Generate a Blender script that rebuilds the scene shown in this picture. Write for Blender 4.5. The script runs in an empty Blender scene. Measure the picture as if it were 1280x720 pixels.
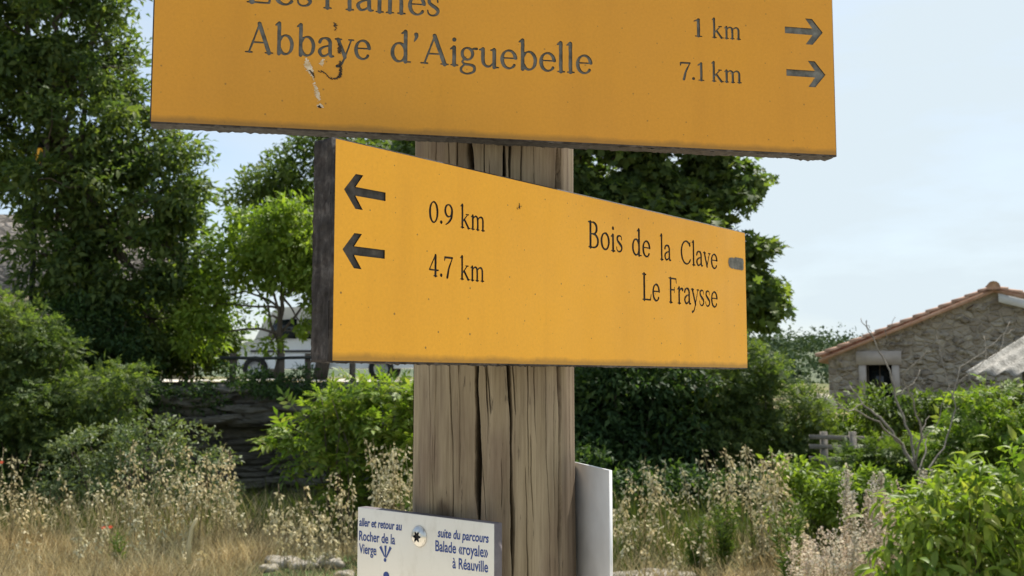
import bpy, math, random
import numpy as np
from mathutils import Vector, Matrix
from mathutils.geometry import delaunay_2d_cdt

R = math.radians
scene = bpy.context.scene
col = scene.collection
rng = np.random.default_rng(7)
random.seed(7)

# ------------------------------------------------------------------ camera, sky, sun, exposure
PITCH = 0.0874828
FPX = 1296.0
cam_d = bpy.data.cameras.new('camera')
cam = bpy.data.objects.new('camera', cam_d); col.objects.link(cam)
cam.location = (0, 0, 1.5)
cam.rotation_euler = (math.pi/2 + PITCH, 0, 0)
cam_d.sensor_width = 36; cam_d.lens = FPX/1280*36
cam_d.clip_start = 0.05; cam_d.clip_end = 3000
cam_d.dof.use_dof = True; cam_d.dof.focus_distance = 0.79
cam_d.dof.aperture_fstop = 27.0
scene.camera = cam

SUN_EL, SUN_AZ = 57.0, 35.0            # azimuth clockwise from +Y (into the picture), towards +X
w = bpy.data.worlds.new('World'); scene.world = w; w.use_nodes = True
nt = w.node_tree; nt.nodes.clear()
out = nt.nodes.new('ShaderNodeOutputWorld'); bg = nt.nodes.new('ShaderNodeBackground')
sky = nt.nodes.new('ShaderNodeTexSky'); sky.sky_type = 'NISHITA'; sky.sun_disc = False
sky.sun_elevation = R(SUN_EL); sky.sun_rotation = R(SUN_AZ)
sky.air_density = 1.0; sky.dust_density = 1.6; sky.ozone_density = 1.5; sky.altitude = 200
tc = nt.nodes.new('ShaderNodeTexCoord')
mp = nt.nodes.new('ShaderNodeMapping'); mp.inputs['Scale'].default_value = (1.2, 1.2, 4.5)
nz = nt.nodes.new('ShaderNodeTexNoise'); nz.inputs['Scale'].default_value = 1.9; nz.inputs['Detail'].default_value = 7
nz.inputs['Roughness'].default_value = 0.55
cr = nt.nodes.new('ShaderNodeValToRGB')
cr.color_ramp.elements[0].position = 0.34; cr.color_ramp.elements[0].color = (0.3, 0.3, 0.3, 1)
cr.color_ramp.elements[1].position = 0.62; cr.color_ramp.elements[1].color = (0.96, 0.96, 0.96, 1)
mx = nt.nodes.new('ShaderNodeMixRGB'); mx.inputs['Color2'].default_value = (4.15, 4.75, 5.1, 1)
nt.links.new(tc.outputs['Generated'], mp.inputs['Vector']); nt.links.new(mp.outputs['Vector'], nz.inputs['Vector'])
sx_ = nt.nodes.new('ShaderNodeSeparateXYZ'); nt.links.new(tc.outputs['Generated'], sx_.inputs['Vector'])
mr_ = nt.nodes.new('ShaderNodeMath'); mr_.operation = 'MULTIPLY_ADD'; mr_.inputs[1].default_value = 0.22; nt.links.new(sx_.outputs['X'], mr_.inputs[0])
nt.links.new(nz.outputs['Fac'], mr_.inputs[2]); nt.links.new(mr_.outputs['Value'], cr.inputs['Fac']); nt.links.new(cr.outputs['Color'], mx.inputs['Fac'])
nt.links.new(sky.outputs['Color'], mx.inputs['Color1']); nt.links.new(mx.outputs['Color'], bg.inputs['Color'])
bg.inputs['Strength'].default_value = 0.085
nt.links.new(bg.outputs['Background'], out.inputs['Surface'])

sl = bpy.data.lights.new('sun', 'SUN'); sl.energy = 4.1; sl.angle = R(0.53); sl.color = (1.0, 0.94, 0.83)
so = bpy.data.objects.new('sun', sl); col.objects.link(so)
sd = Vector((math.sin(R(SUN_AZ))*math.cos(R(SUN_EL)), math.cos(R(SUN_AZ))*math.cos(R(SUN_EL)), math.sin(R(SUN_EL))))
so.rotation_euler = sd.to_track_quat('Z', 'Y').to_euler(); so.location = (6, 6, 12)

vs = scene.view_settings
vs.view_transform = 'Standard'; vs.look = 'None'; vs.exposure = 1.08; vs.gamma = 1.0; vs.use_curve_mapping = False
scene.render.engine = 'CYCLES'
scene.cycles.max_bounces = 8; scene.cycles.transparent_max_bounces = 8; scene.cycles.use_denoising = True

# ------------------------------------------------------------------ helpers
CAMV = np.array([0, 0, 1.5])
def P(px, py, Y):
    """world point seen at pixel (px,py) of the 1280x720 photograph at ground distance Y"""
    x = (px-640)/FPX; y = (360-py)/FPX
    r = np.array([x, math.cos(PITCH)-y*math.sin(PITCH), math.sin(PITCH)+y*math.cos(PITCH)])
    return CAMV + r*(Y/r[1])
def PX(n, Y): return n*Y/FPX

def unit(a):
    a = np.asarray(a, float)
    return a/np.maximum(np.linalg.norm(a, axis=-1, keepdims=True), 1e-9)

class Buf:
    """collects geometry that becomes ONE mesh object"""
    def __init__(s): s.v = []; s.l = []; s.n = []; s.m = []; s.k = 0
    def add(s, verts, faces, mat=0):
        verts = np.asarray(verts, float).reshape(-1, 3)
        s.v.append(verts)
        for f in faces:
            s.l.append(np.asarray(f, np.int64)+s.k); s.n.append(np.array([len(f)])); s.m.append(np.array([mat]))
        s.k += len(verts)
    def scatter(s, tv, tf, pos, fwd, nrm, scl, mat=0, sx=1.0):
        pos = np.asarray(pos, float); N = len(pos)
        if N == 0: return
        Y = unit(fwd); Z = np.asarray(nrm, float); X = unit(np.cross(Y, Z)); Z = np.cross(X, Y)
        scl = np.broadcast_to(np.asarray(scl, float).reshape(-1), (N,))
        sx = np.broadcast_to(np.asarray(sx, float).reshape(-1), (N,))
        tv = np.asarray(tv, float)
        V = pos[:, None, :] + scl[:, None, None]*(tv[None, :, 0:1]*X[:, None, :]*sx[:, None, None] + tv[None, :, 1:2]*Y[:, None, :] + tv[None, :, 2:3]*Z[:, None, :])
        nv = len(tv)
        flat = np.concatenate([np.asarray(f) for f in tf]); sz = np.array([len(f) for f in tf])
        L = (flat[None, :] + (np.arange(N)*nv)[:, None]).reshape(-1) + s.k
        s.v.append(V.reshape(-1, 3)); s.l.append(L); s.n.append(np.tile(sz, N)); s.m.append(np.full(len(sz)*N, mat))
        s.k += nv*N
    def tube(s, pts, rad, seg=6, mat=0):
        pts = np.asarray(pts, float); n = len(pts)
        rad = np.broadcast_to(np.asarray(rad, float), (n,)) if np.ndim(rad) else np.full(n, rad)
        t = unit(np.gradient(pts, axis=0))
        up = np.array([0, 0, 1.0]) if abs(t[0, 2]) < 0.9 else np.array([1.0, 0, 0])
        vs_ = []; a = np.arange(seg)/seg*2*np.pi
        x = unit(np.cross(t[0], up))
        for i in range(n):
            x = unit(x - t[i]*np.dot(x, t[i])); y = np.cross(t[i], x)
            vs_.append(pts[i] + rad[i]*(np.cos(a)[:, None]*x + np.sin(a)[:, None]*y))
        F = [[i*seg+j, i*seg+(j+1) % seg, (i+1)*seg+(j+1) % seg, (i+1)*seg+j] for i in range(n-1) for j in range(seg)]
        F += [list(range(seg))[::-1], [(n-1)*seg+j for j in range(seg)]]
        s.add(np.concatenate(vs_), F, mat)
    def box(s, c, size, mat=0, M=None):
        h = np.array(size)/2.0
        v = np.array([[x, y, z] for x in (-1, 1) for y in (-1, 1) for z in (-1, 1)])*h
        if M is not None: v = v @ np.array(M).T
        s.add(v+np.array(c), [[0, 1, 3, 2], [4, 6, 7, 5], [0, 4, 5, 1], [2, 3, 7, 6], [0, 2, 6, 4], [1, 5, 7, 3]], mat)
    def prism(s, poly, o, ex, ey, en, d, mat=0):
        """polygon (2D list) in the plane o,ex,ey pushed along en by d"""
        poly = np.asarray(poly, float); n = len(poly); o, ex, ey, en = map(lambda q: np.asarray(q, float), (o, ex, ey, en))
        a = o + poly[:, :1]*ex + poly[:, 1:2]*ey; b = a + en*d
        s.add(np.concatenate([a, b]), [list(range(n))[::-1], [n+i for i in range(n)]] + [[i, (i+1) % n, n+(i+1) % n, n+i] for i in range(n)], mat)
    def build(s, name, mats, parent=None, smooth=False, loc=None):
        me = bpy.data.meshes.new(name)
        V = np.concatenate(s.v)
        if loc is not None: V = V - np.asarray(loc, float)
        L = np.concatenate(s.l); S = np.concatenate(s.n); M = np.concatenate(s.m)
        me.vertices.add(len(V)); me.vertices.foreach_set('co', V.astype(np.float32).ravel())
        me.loops.add(len(L)); me.loops.foreach_set('vertex_index', L.astype(np.int32))
        me.polygons.add(len(S)); me.polygons.foreach_set('loop_start', np.concatenate([[0], np.cumsum(S)[:-1]]).astype(np.int32))
        me.polygons.foreach_set('material_index', M.astype(np.int32))
        if smooth: me.polygons.foreach_set('use_smooth', np.ones(len(S), bool))
        me.update(calc_edges=True); me.validate()
        for m_ in (mats if isinstance(mats, (list, tuple)) else [mats]): me.materials.append(m_)
        o = bpy.data.objects.new(name, me); col.objects.link(o)
        if loc is not None: o.location = loc
        if parent is not None: o.parent = parent
        return o

def tag(o, label=None, cat=None, group=None, kind=None):
    if label: o['label'] = label
    if cat: o['category'] = cat
    if group: o['group'] = group
    if kind: o['kind'] = kind
    return o
def empty(name, loc=(0, 0, 0), rz=0.0):
    o = bpy.data.objects.new(name, None); col.objects.link(o); o.location = loc; o.rotation_euler = (0, 0, rz); return o

# ---- materials
def mat(name, base, rough=0.6, spec=0.4, metal=0.0):
    m = bpy.data.materials.new(name); m.use_nodes = True
    b = m.node_tree.nodes['Principled BSDF']
    b.inputs['Base Color'].default_value = (*base, 1); b.inputs['Roughness'].default_value = rough
    b.inputs['Specular IOR Level'].default_value = spec; b.inputs['Metallic'].default_value = metal
    return m
class NT:
    def __init__(s, m): s.t = m.node_tree; s.b = s.t.nodes['Principled BSDF']
    def n(s, typ, **kw):
        o = s.t.nodes.new(typ)
        for k, v in kw.items():
            if hasattr(o, k): setattr(o, k, v)
            else: o.inputs[k].default_value = v
        return o
    def link(s, a, b): s.t.links.new(a, b)
    def coord(s, scale=(1, 1, 1), kind='Object'):
        c = s.n('ShaderNodeTexCoord'); m_ = s.n('ShaderNodeMapping'); m_.inputs['Scale'].default_value = scale
        s.link(c.outputs[kind], m_.inputs['Vector']); return m_.outputs['Vector']
    def noise(s, vec, scale, detail=4, rough=0.5, dist=0.0):
        o = s.n('ShaderNodeTexNoise'); o.inputs['Scale'].default_value = scale; o.inputs['Detail'].default_value = detail
        o.inputs['Roughness'].default_value = rough; o.inputs['Distortion'].default_value = dist; s.link(vec, o.inputs['Vector']); return o.outputs['Fac']
    def ramp(s, fac, stops):
        r = s.n('ShaderNodeValToRGB'); e = r.color_ramp.elements
        while len(e) < len(stops): e.new(0.5)
        for q, (p_, c) in zip(e, stops): q.position = p_; q.color = (*c, 1) if len(c) == 3 else c
        s.link(fac, r.inputs['Fac']); return r.outputs['Color']
    def mix(s, fac, a, b, typ='MIX'):
        o = s.n('ShaderNodeMixRGB'); o.blend_type = typ
        for sock, v in ((o.inputs['Fac'], fac), (o.inputs['Color1'], a), (o.inputs['Color2'], b)):
            if isinstance(v, (int, float)): sock.default_value = v
            elif isinstance(v, tuple): sock.default_value = (*v, 1)
            else: s.link(v, sock)
        return o.outputs['Color']
    def bump(s, h, strength=0.3, dist=0.01):
        o = s.n('ShaderNodeBump'); o.inputs['Strength'].default_value = strength; o.inputs['Distance'].default_value = dist
        s.link(h, o.inputs['Height']); s.link(o.outputs['Normal'], s.b.inputs['Normal'])

def leaf_mat(name, stops, trans=0.35, rough=0.5, spec=0.3, tcol=None):
    m = mat(name, stops[0], rough, spec); k = NT(m)
    g = k.n('ShaderNodeNewGeometry')
    st = [(i/max(1, len(stops)-1), c) for i, c in enumerate(stops)]
    c = k.ramp(g.outputs['Random Per Island'], st)
    vec = k.coord((1, 1, 1)); nf = k.noise(vec, 1.6, 2)
    tint = k.ramp(nf, [(0.3, (0.72, 0.80, 0.78)), (0.7, (1.2, 1.12, 0.95))])
    c = k.mix(1.0, c, tint, 'MULTIPLY')
    k.link(c, k.b.inputs['Base Color'])
    tr = k.n('ShaderNodeBsdfTranslucent'); tc_ = k.mix(1.0, c, tcol or (1.5, 1.6, 0.6), 'MULTIPLY'); k.link(tc_, tr.inputs['Color'])
    ms = k.n('ShaderNodeMixShader'); ms.inputs['Fac'].default_value = trans
    o = k.t.nodes['Material Output']
    k.link(k.b.outputs['BSDF'], ms.inputs[1]); k.link(tr.outputs['BSDF'], ms.inputs[2]); k.link(ms.outputs['Shader'], o.inputs['Surface'])
    return m

def rough_mat(name, stops, scale=4, rough=0.85, bump=0.5, bdist=0.02, vscale=(1, 1, 1), spec=0.2, detail=8):
    m = mat(name, stops[0][1], rough, spec); k = NT(m); v = k.coord(vscale)
    f = k.noise(v, scale, detail, 0.6); k.link(k.ramp(f, stops), k.b.inputs['Base Color'])
    k.bump(k.noise(v, scale*4, 6, 0.6), bump, bdist); return m

M = {}
M['bark'] = rough_mat('bark', [(0.3, (0.05, 0.04, 0.032)), (0.7, (0.14, 0.115, 0.09))], 6, vscale=(4, 4, 0.8))
M['twig'] = rough_mat('dead_wood', [(0.3, (0.10, 0.09, 0.075)), (0.7, (0.25, 0.225, 0.19))], 8)
M['dark_leaf'] = leaf_mat('dark_leaf', [(0.05, 0.082, 0.036), (0.085, 0.128, 0.044), (0.15, 0.19, 0.056)], 0.45, 0.6, 0.2)
M['mid_leaf'] = leaf_mat('mid_leaf', [(0.06, 0.095, 0.028), (0.09, 0.135, 0.034), (0.13, 0.175, 0.045)], 0.4, 0.55, 0.22)
M['light_leaf'] = leaf_mat('light_leaf', [(0.11, 0.175, 0.03), (0.15, 0.22, 0.038), (0.21, 0.28, 0.055)], 0.45, 0.5, 0.25)
M['bright_leaf'] = leaf_mat('bright_leaf', [(0.07, 0.13, 0.02), (0.12, 0.19, 0.028), (0.20, 0.275, 0.045), (0.13, 0.19, 0.05), (0.24, 0.27, 0.07)], 0.42, 0.5, 0.25)
M['olive_leaf'] = leaf_mat('olive_leaf', [(0.09, 0.13, 0.065), (0.13, 0.17, 0.085), (0.18, 0.21, 0.12)], 0.3)
M['bush_dark'] = leaf_mat('bush_dark_leaf', [(0.028, 0.058, 0.026), (0.046, 0.088, 0.034), (0.085, 0.13, 0.044)], 0.4, 0.6, 0.18)
M['far_leaf'] = leaf_mat('far_leaf', [(0.055, 0.085, 0.05), (0.08, 0.11, 0.065)], 0.1, 0.8, 0.05)
M['straw'] = leaf_mat('straw', [(0.16, 0.125, 0.075), (0.30, 0.235, 0.135), (0.43, 0.35, 0.215), (0.52, 0.45, 0.30), (0.33, 0.25, 0.14)], 0.3, 0.6, 0.25, (1.05, 1.05, 0.95))
M['seed'] = leaf_mat('seed_husk', [(0.36, 0.31, 0.20), (0.50, 0.445, 0.31), (0.60, 0.55, 0.41)], 0.25, 0.6, 0.25, (1.1, 1.08, 0.9))
M['green_grass'] = leaf_mat('green_grass', [(0.06, 0.085, 0.025), (0.10, 0.115, 0.04), (0.045, 0.08, 0.02)], 0.3, 0.55, 0.2)
M['bract'] = leaf_mat('dry_bract', [(0.52, 0.455, 0.385), (0.66, 0.60, 0.51), (0.58, 0.49, 0.435), (0.40, 0.31, 0.27)], 0.4, 0.6, 0.2, (1.05, 1.0, 0.95))
M['petal'] = leaf_mat('poppy_petal', [(0.42, 0.08, 0.05), (0.5, 0.12, 0.07)], 0.4, 0.5, 0.2, (1.2, 1, 1))

# leaf templates: x across, y along, z up
def T_leaf(wd=0.42, fold=0.12, droop=0.12):
    v = [(0, 0, 0), (-wd/2, 0.42, fold), (0, 1, -droop), (wd/2, 0.42, fold), (0, 0.45, 0.03)]
    return np.array(v), [[0, 4, 1], [1, 4, 2], [0, 3, 4], [3, 2, 4]]
def T_lance(wd=0.34, fold=0.07, droop=0.28):
    ys = [0, 0.16, 0.4, 0.68, 1.0]; ws = [0.02, 0.7, 1.0, 0.62, 0.0]
    v = []
    for y, q in zip(ys, ws):
        z = -droop*y*y + 0.06*math.sin(y*3)
        v += [(-wd/2*q, y, z+fold*q), (0, y, z), (wd/2*q, y, z+fold*q)]
    f = []
    for i in range(4):
        a = i*3; f += [[a, a+1, a+4, a+3], [a+1, a+2, a+5, a+4]]
    return np.array(v), f
def T_compound(pairs=3, wd=0.32, l=0.42):
    tv, tf = T_leaf(wd/ l if False else 0.40, 0.08, 0.15); V = []; F = []
    def put(o, ang, s):
        c, q = math.cos(ang), math.sin(ang)
        k = len(V)
        for x, y, z in tv*s: V.append((o[0]+c*x+q*y, o[1]-q*x+c*y, o[2]+z))
        for f in tf: F.append([k+i for i in f])
    for i in range(pairs):
        y = 0.25+0.5*i/pairs
        put((0, y, -0.12*y*y), R(62), l*0.95); put((0, y, -0.12*y*y), R(-62), l*0.95)
    put((0, 0.72, -0.07), 0, l)
    k = len(V); V += [(-0.008, 0, 0), (0.008, 0, 0), (0.006, 0.74, -0.07), (-0.006, 0.74, -0.07)]; F.append([k, k+1, k+2, k+3])
    return np.array(V), F
def T_maple():
    pts = [(0, 0), (0.22, 0.02), (0.48, 0.16), (0.26, 0.36), (0.52, 0.62), (0.2, 0.6), (0, 1.0), (-0.2, 0.6), (-0.52, 0.62), (-0.26, 0.36), (-0.48, 0.16), (-0.22, 0.02)]
    v = [(x, y, 0.18*abs(x)-0.18*y*y) for x, y in pts] + [(0, 0.4, -0.03)]
    return np.array(v), [[12, i, (i+1) % 12] for i in range(12)]
LEAF = T_leaf(); LANCE = T_lance(); COMP = T_compound(); MAPLE = T_maple()

def rand_dirs(n, r):
    return unit(r.normal(size=(n, 3)))

def fill_lobes(buf, lobes, n_clump, per, spread, size, tmpl, r, shell=0.75, up=0.8, mat_i=0, flat=0.75, out_w=0.9, droop=0.25, sizevar=0.55, thin_bottom=0.0):
    """leaf clumps spread through ellipsoid lobes [(centre, radius xyz), ...]; returns the clump centres"""
    vol = np.array([np.prod(np.asarray(b, float))**(2/3.) for a, b in lobes]); cnt = np.maximum(1, (n_clump*vol/vol.sum()).astype(int))
    C = []; 
    for (c, rad), k in zip(lobes, cnt):
        d = rand_dirs(k, r); q = r.uniform(0, 1, k)**(1/3.)*(1-shell)+shell*r.uniform(0.72, 1.04, k)
        # lumpy outline
        lump = 1 + 0.16*np.sin(d[:, 0]*5+c[0]*3)*np.sin(d[:, 2]*6+c[2]*2) + 0.12*np.sin(d[:, 1]*9+c[1])
        p = np.asarray(c) + d*np.asarray(rad)*(q*lump)[:, None]
        C.append(np.concatenate([p, d], axis=1))
    C = np.concatenate(C)
    N = len(C)*per
    idx = np.repeat(np.arange(len(C)), per)
    pd = rand_dirs(N, r); pd[:, 2] = np.where(r.uniform(size=N) < 0.35, np.abs(pd[:, 2]), pd[:, 2])
    csz = r.uniform(0.6, 1.35, len(C))[idx]                       # bouquets of uneven size
    off = pd*(spread*csz*r.uniform(0.45, 1.12, N))[:, None]*np.array([1.5, 1.5, flat*1.25])
    pos = C[idx, :3]+off
    outd = C[idx, 3:]
    fwd = unit(out_w*(0.5*outd+0.6*pd) + r.normal(size=(N, 3))*0.6 + np.array([0, 0, -droop]))
    nrm = unit(np.array([0, 0, up*0.8]) + 0.2*outd + 0.6*pd + r.normal(size=(N, 3))*0.4)
    sc = size*(1+sizevar*r.uniform(-1, 1, N))
    buf.scatter(tmpl[0], tmpl[1], pos, fwd, nrm, sc, mat_i)
    return C[:, :3]

def branch_pts(a, b, r, n=6, wob=0.08, sag=0.0):
    a = np.asarray(a, float); b = np.asarray(b, float); t = np.linspace(0, 1, n)[:, None]
    L = np.linalg.norm(b-a); p = a+(b-a)*t
    p[1:-1] += r.normal(size=(n-2, 3))*wob*L*0.5
    p[:, 2] += (np.sin(np.pi*t[:, 0])*sag*L)
    return p

def make_tree(name, label, cat, base, top, r0, lobes, n_clump, per, spread, size, tmpl, leafm, seed, group=None, shell=0.7, twigs=120, droop=0.25, limbs=True, flat=0.75):
    r = np.random.default_rng(seed)
    root = empty(name, tuple(base)); tag(root, label, cat, group)
    b = Buf(); C = fill_lobes(b, lobes, n_clump, per, spread, size, tmpl, r, shell, droop=droop, flat=flat)
    b.build('crown', leafm, root, loc=None).location = -Vector(base)
    t = Buf(); base = np.asarray(base, float); top = np.asarray(top, float)
    tp = branch_pts(base, top, r, 8, 0.04); t.tube(tp, np.linspace(r0, r0*0.45, 8), 9)
    ends = []
    for c, rad in lobes:
        c = np.asarray(c, float); s_ = tp[r.integers(3, 8)]
        if limbs:
            bp = branch_pts(s_, c, r, 6, 0.07, 0.06); t.tube(bp, np.linspace(r0*0.38, r0*0.12, 6), 6); ends.append(bp)
    if twigs and ends:
        pick = C[r.choice(len(C), min(twigs, len(C)), replace=False)]
        allp = np.concatenate(ends)
        for q in pick:
            j = np.argmin(np.linalg.norm(allp-q, axis=1)); t.tube(branch_pts(allp[j], q, r, 4, 0.1), np.linspace(r0*0.09, r0*0.03, 4), 4)
    t.build('trunk', M['bark'], root, smooth=True).location = -Vector(base)
    return root

def lob(lst, Y, depth=0.8, dy=0.0):
    o = []
    for q in lst:
        px, py, rp = q[:3]; ry = q[3] if len(q) > 3 else rp
        yy = Y + (q[4] if len(q) > 4 else 0)
        o.append((P(px, py, yy), (PX(rp, yy), PX(max(rp, ry), yy)*depth, PX(ry, yy))))
    return o

# ------------------------------------------------------------------ terrain
def sstep(a, b, x):
    t = np.clip((np.asarray(x, float)-a)/(b-a), 0, 1); return t*t*(3-2*t)
def hgt(x, y):
    x = np.asarray(x, float); y = np.asarray(y, float)
    t = 1.42*sstep(14.35, 14.95, y)*(1-sstep(0.6, 3.6, x))
    q = 0.62*sstep(9, 22, y)*sstep(0.6, 4.0, x)
    n = 0.05*np.sin(x*1.7+1)*np.sin(y*1.3) + 0.03*np.sin(x*4.1)*np.cos(y*3.7+x)
    far = 0.6*sstep(60, 200, np.hypot(x, y))
    return t + q + n*(1-sstep(30, 60, y)) + far
xs = np.concatenate([[-900, -400, -200, -100, -60, -40, -30, -22, -16, -13], np.arange(-11, 14.01, 0.2), [16, 19, 24, 30, 40, 60, 100, 200, 400, 900]])
ys = np.concatenate([[-300, -100, -40, -15, -6, -2, 1], np.arange(3, 17.01, 0.2), [18, 20, 22, 25, 28, 32, 38, 46, 60, 90, 140, 220, 400, 900]])
gx, gy = np.meshgrid(xs, ys); gz = hgt(gx, gy)
b = Buf(); nx = len(xs)
b.add(np.stack([gx, gy, gz], -1).reshape(-1, 3), [[j*nx+i, j*nx+i+1, (j+1)*nx+i+1, (j+1)*nx+i] for j in range(len(ys)-1) for i in range(nx-1)])
m = mat('ground_soil', (0.2, 0.16, 0.1), 0.95, 0.1); k = NT(m); v = k.coord()
c1 = k.ramp(k.noise(v, 1.3, 8, 0.65), [(0.35, (0.11, 0.09, 0.05)), (0.5, (0.24, 0.185, 0.105)), (0.68, (0.33, 0.27, 0.17))])
c2 = k.ramp(k.noise(v, 0.55, 3), [(0.42, (0, 0, 0)), (0.6, (1, 1, 1))])
k.link(k.mix(c2, (0.07, 0.10, 0.035), c1), k.b.inputs['Base Color']); k.bump(k.noise(v, 14, 8, 0.7), 0.8, 0.05)
g = b.build('ground', m, smooth=True); tag(g, kind='structure', label='dry sandy ground behind the signpost', cat='ground')

# unseen pale ground, added to bounce sunlight up onto the boards
V = []; F = []; pxs = np.linspace(-16, 16, 41); pys = np.linspace(-9, 6.2, 24)
for y in pys:
    for x in pxs: V.append((x, y+0.25*math.sin(x*0.9)*(y > 5), float(hgt(x, y))+0.03))
for j in range(23):
    for i in range(40): F.append([j*41+i, j*41+i+1, (j+1)*41+i+1, (j+1)*41+i])
b = Buf(); b.add(V, F)
tag(b.build('path', rough_mat('limestone_gravel', [(0.3, (0.46, 0.41, 0.33)), (0.7, (0.60, 0.55, 0.46))], 7, bump=0.6), smooth=True), kind='structure', label='pale limestone gravel path beside the signpost', cat='path')

# upper lane behind the bank
b = Buf(); pts = [(-14, 19.5), (-9, 19.2), (-4, 19.4), (0, 19.8), (2.0, 20.2)]
v = []
for x, y in pts: v += [(x, y, float(hgt(x, y))+0.012), (x, y+14, float(hgt(x, y+14))+0.012)]
V = []; F = []
for j in range(13):
    for i in range(9):
        x = -15+i*2.0; y = 19.4+j*1.1; V.append((x, y, float(hgt(x, y))+0.02))
for j in range(12):
    for i in range(8): F.append([j*9+i, j*9+i+1, (j+1)*9+i+1, (j+1)*9+i])
b.add(V, F)
tag(b.build('road', rough_mat('pale_gravel', [(0.3, (0.42, 0.395, 0.35)), (0.7, (0.56, 0.53, 0.47))], 3, bump=0.2), smooth=True), kind='structure', label='pale gravel lane above the rock bank', cat='road')

# wooded hill on the horizon
b = Buf(); hx = np.linspace(-260, 320, 60); hy = np.linspace(120, 330, 16)
X, Yg = np.meshgrid(hx, hy); t = (Yg-120)/210
Z = 7.0*np.sin(np.pi*np.clip(t*1.25, 0, 1))*(0.75+0.25*np.sin(X/70+1.0)) + 1.0*np.sin(X/23.)*np.sin(np.pi*t)
b.add(np.stack([X, Yg, Z], -1).reshape(-1, 3), [[j*60+i, j*60+i+1, (j+1)*60+i+1, (j+1)*60+i] for j in range(15) for i in range(59)])
tag(b.build('hills', rough_mat('hill_scrub', [(0.3, (0.05, 0.075, 0.04)), (0.7, (0.10, 0.12, 0.07))], 0.1), smooth=True), kind='structure', label='low wooded hill on the horizon', cat='hill')
r = np.random.default_rng(3); b = Buf()
n = 1500; hxx = r.uniform(20, 130, n); hyy = r.uniform(122, 240, n); tt = (hyy-120)/210
hz = 7.0*np.sin(np.pi*np.clip(tt*1.25, 0, 1))*(0.75+0.25*np.sin(hxx/70+1.0)) + 1.0*np.sin(hxx/23.)*np.sin(np.pi*tt)
per = 26; idx = np.repeat(np.arange(n), per); d = rand_dirs(n*per, r)
szn = r.uniform(0.6, 1.0, n)+2.2*r.uniform(0, 1, n)**4; sz = szn[idx]
pos = np.stack([hxx, hyy, hz+0.6*szn], -1)[idx] + d*sz[:, None]*np.array([1.2, 1.2, 0.9])
b.scatter(*LEAF, pos, unit(rand_dirs(n*per, r)), unit(d+np.array([0, 0, .6])), r.uniform(0.5, 1.0, n*per), 0, 1.6)
tag(b.build('far_wood', M['far_leaf']), 'hazy green wood covering the far hill left of the stone house', 'wood', kind='stuff')

# layered rock bank
r = np.random.default_rng(11)
nxb, nzb = 230, 110
bx = np.linspace(-9.5, 2.6, nxb); bz = np.linspace(-0.15, 1.46, nzb)
BX, BZ = np.meshgrid(bx, bz)
lay_edges = np.cumsum(r.uniform(0.07, 0.20, 16))-0.15
warp = BZ + 0.05*np.sin(BX*1.3) + 0.03*np.sin(BX*3.1+2) + 0.012*np.sin(BX*9)
li = np.searchsorted(lay_edges, warp)
offs = r.uniform(-0.14, 0.14, 20); ph = r.uniform(0, 6, 20); fr = r.uniform(0.8, 2.6, 20)
frac = (warp - np.concatenate([[-0.3], lay_edges, [3]*10])[li])/0.13
blk = np.floor(BX*fr[li]*1.5+ph[li]+0.25*np.sin(BZ*23)).astype(int)
hsh = np.sin(blk*12.9898+li*78.233)*43758.5453; hsh = hsh-np.floor(hsh)
jx = BX*fr[li]*1.5+ph[li]+0.25*np.sin(BZ*23); jx = np.abs(jx-np.round(jx))
Yb = 13.25 + offs[li]*0.6 + 0.30*(hsh-0.5) + 0.10*np.exp(-(jx/0.05)**2) + 0.06*np.sin(BX*0.9+BZ*2)
Yb += 0.10*np.exp(-(np.clip(frac, 0, 1)/0.12)**2)
under = np.exp(-((BX+2.9)/1.5)**2)*sstep(0.98, 0.88, BZ)[...]
under = np.exp(-((BX+2.9)/1.5)**2)*(1-sstep(0.84, 0.94, BZ))
Yb += 0.75*under + 0.25*sstep(1.35, 1.46, BZ) + r.normal(size=BX.shape)*0.016
b = Buf(); b.add(np.stack([BX, Yb, BZ], -1).reshape(-1, 3), [[j*nxb+i, j*nxb+i+1, (j+1)*nxb+i+1, (j+1)*nxb+i] for j in range(nzb-1) for i in range(nxb-1)])
# top shelf joins the terrace
tv = []
for i in range(nxb): tv += [(bx[i], Yb[-1, i], 1.46), (bx[i], 15.3, 1.41)]
b.add(tv, [[2*i, 2*i+2, 2*i+3, 2*i+1] for i in range(nxb-1)])
m = rough_mat('layered_rock', [(0.3, (0.055, 0.053, 0.045)), (0.5, (0.12, 0.115, 0.10)), (0.72, (0.21, 0.20, 0.175))], 2.2, bump=0.8, bdist=0.04, vscale=(1, 1, 4))  # shade of the trees put into a darker rock colour
tag(b.build('rock_bank', m), kind='structure', label='dark layered rock bank with a hollow below its ledge', cat='rock bank')

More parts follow.
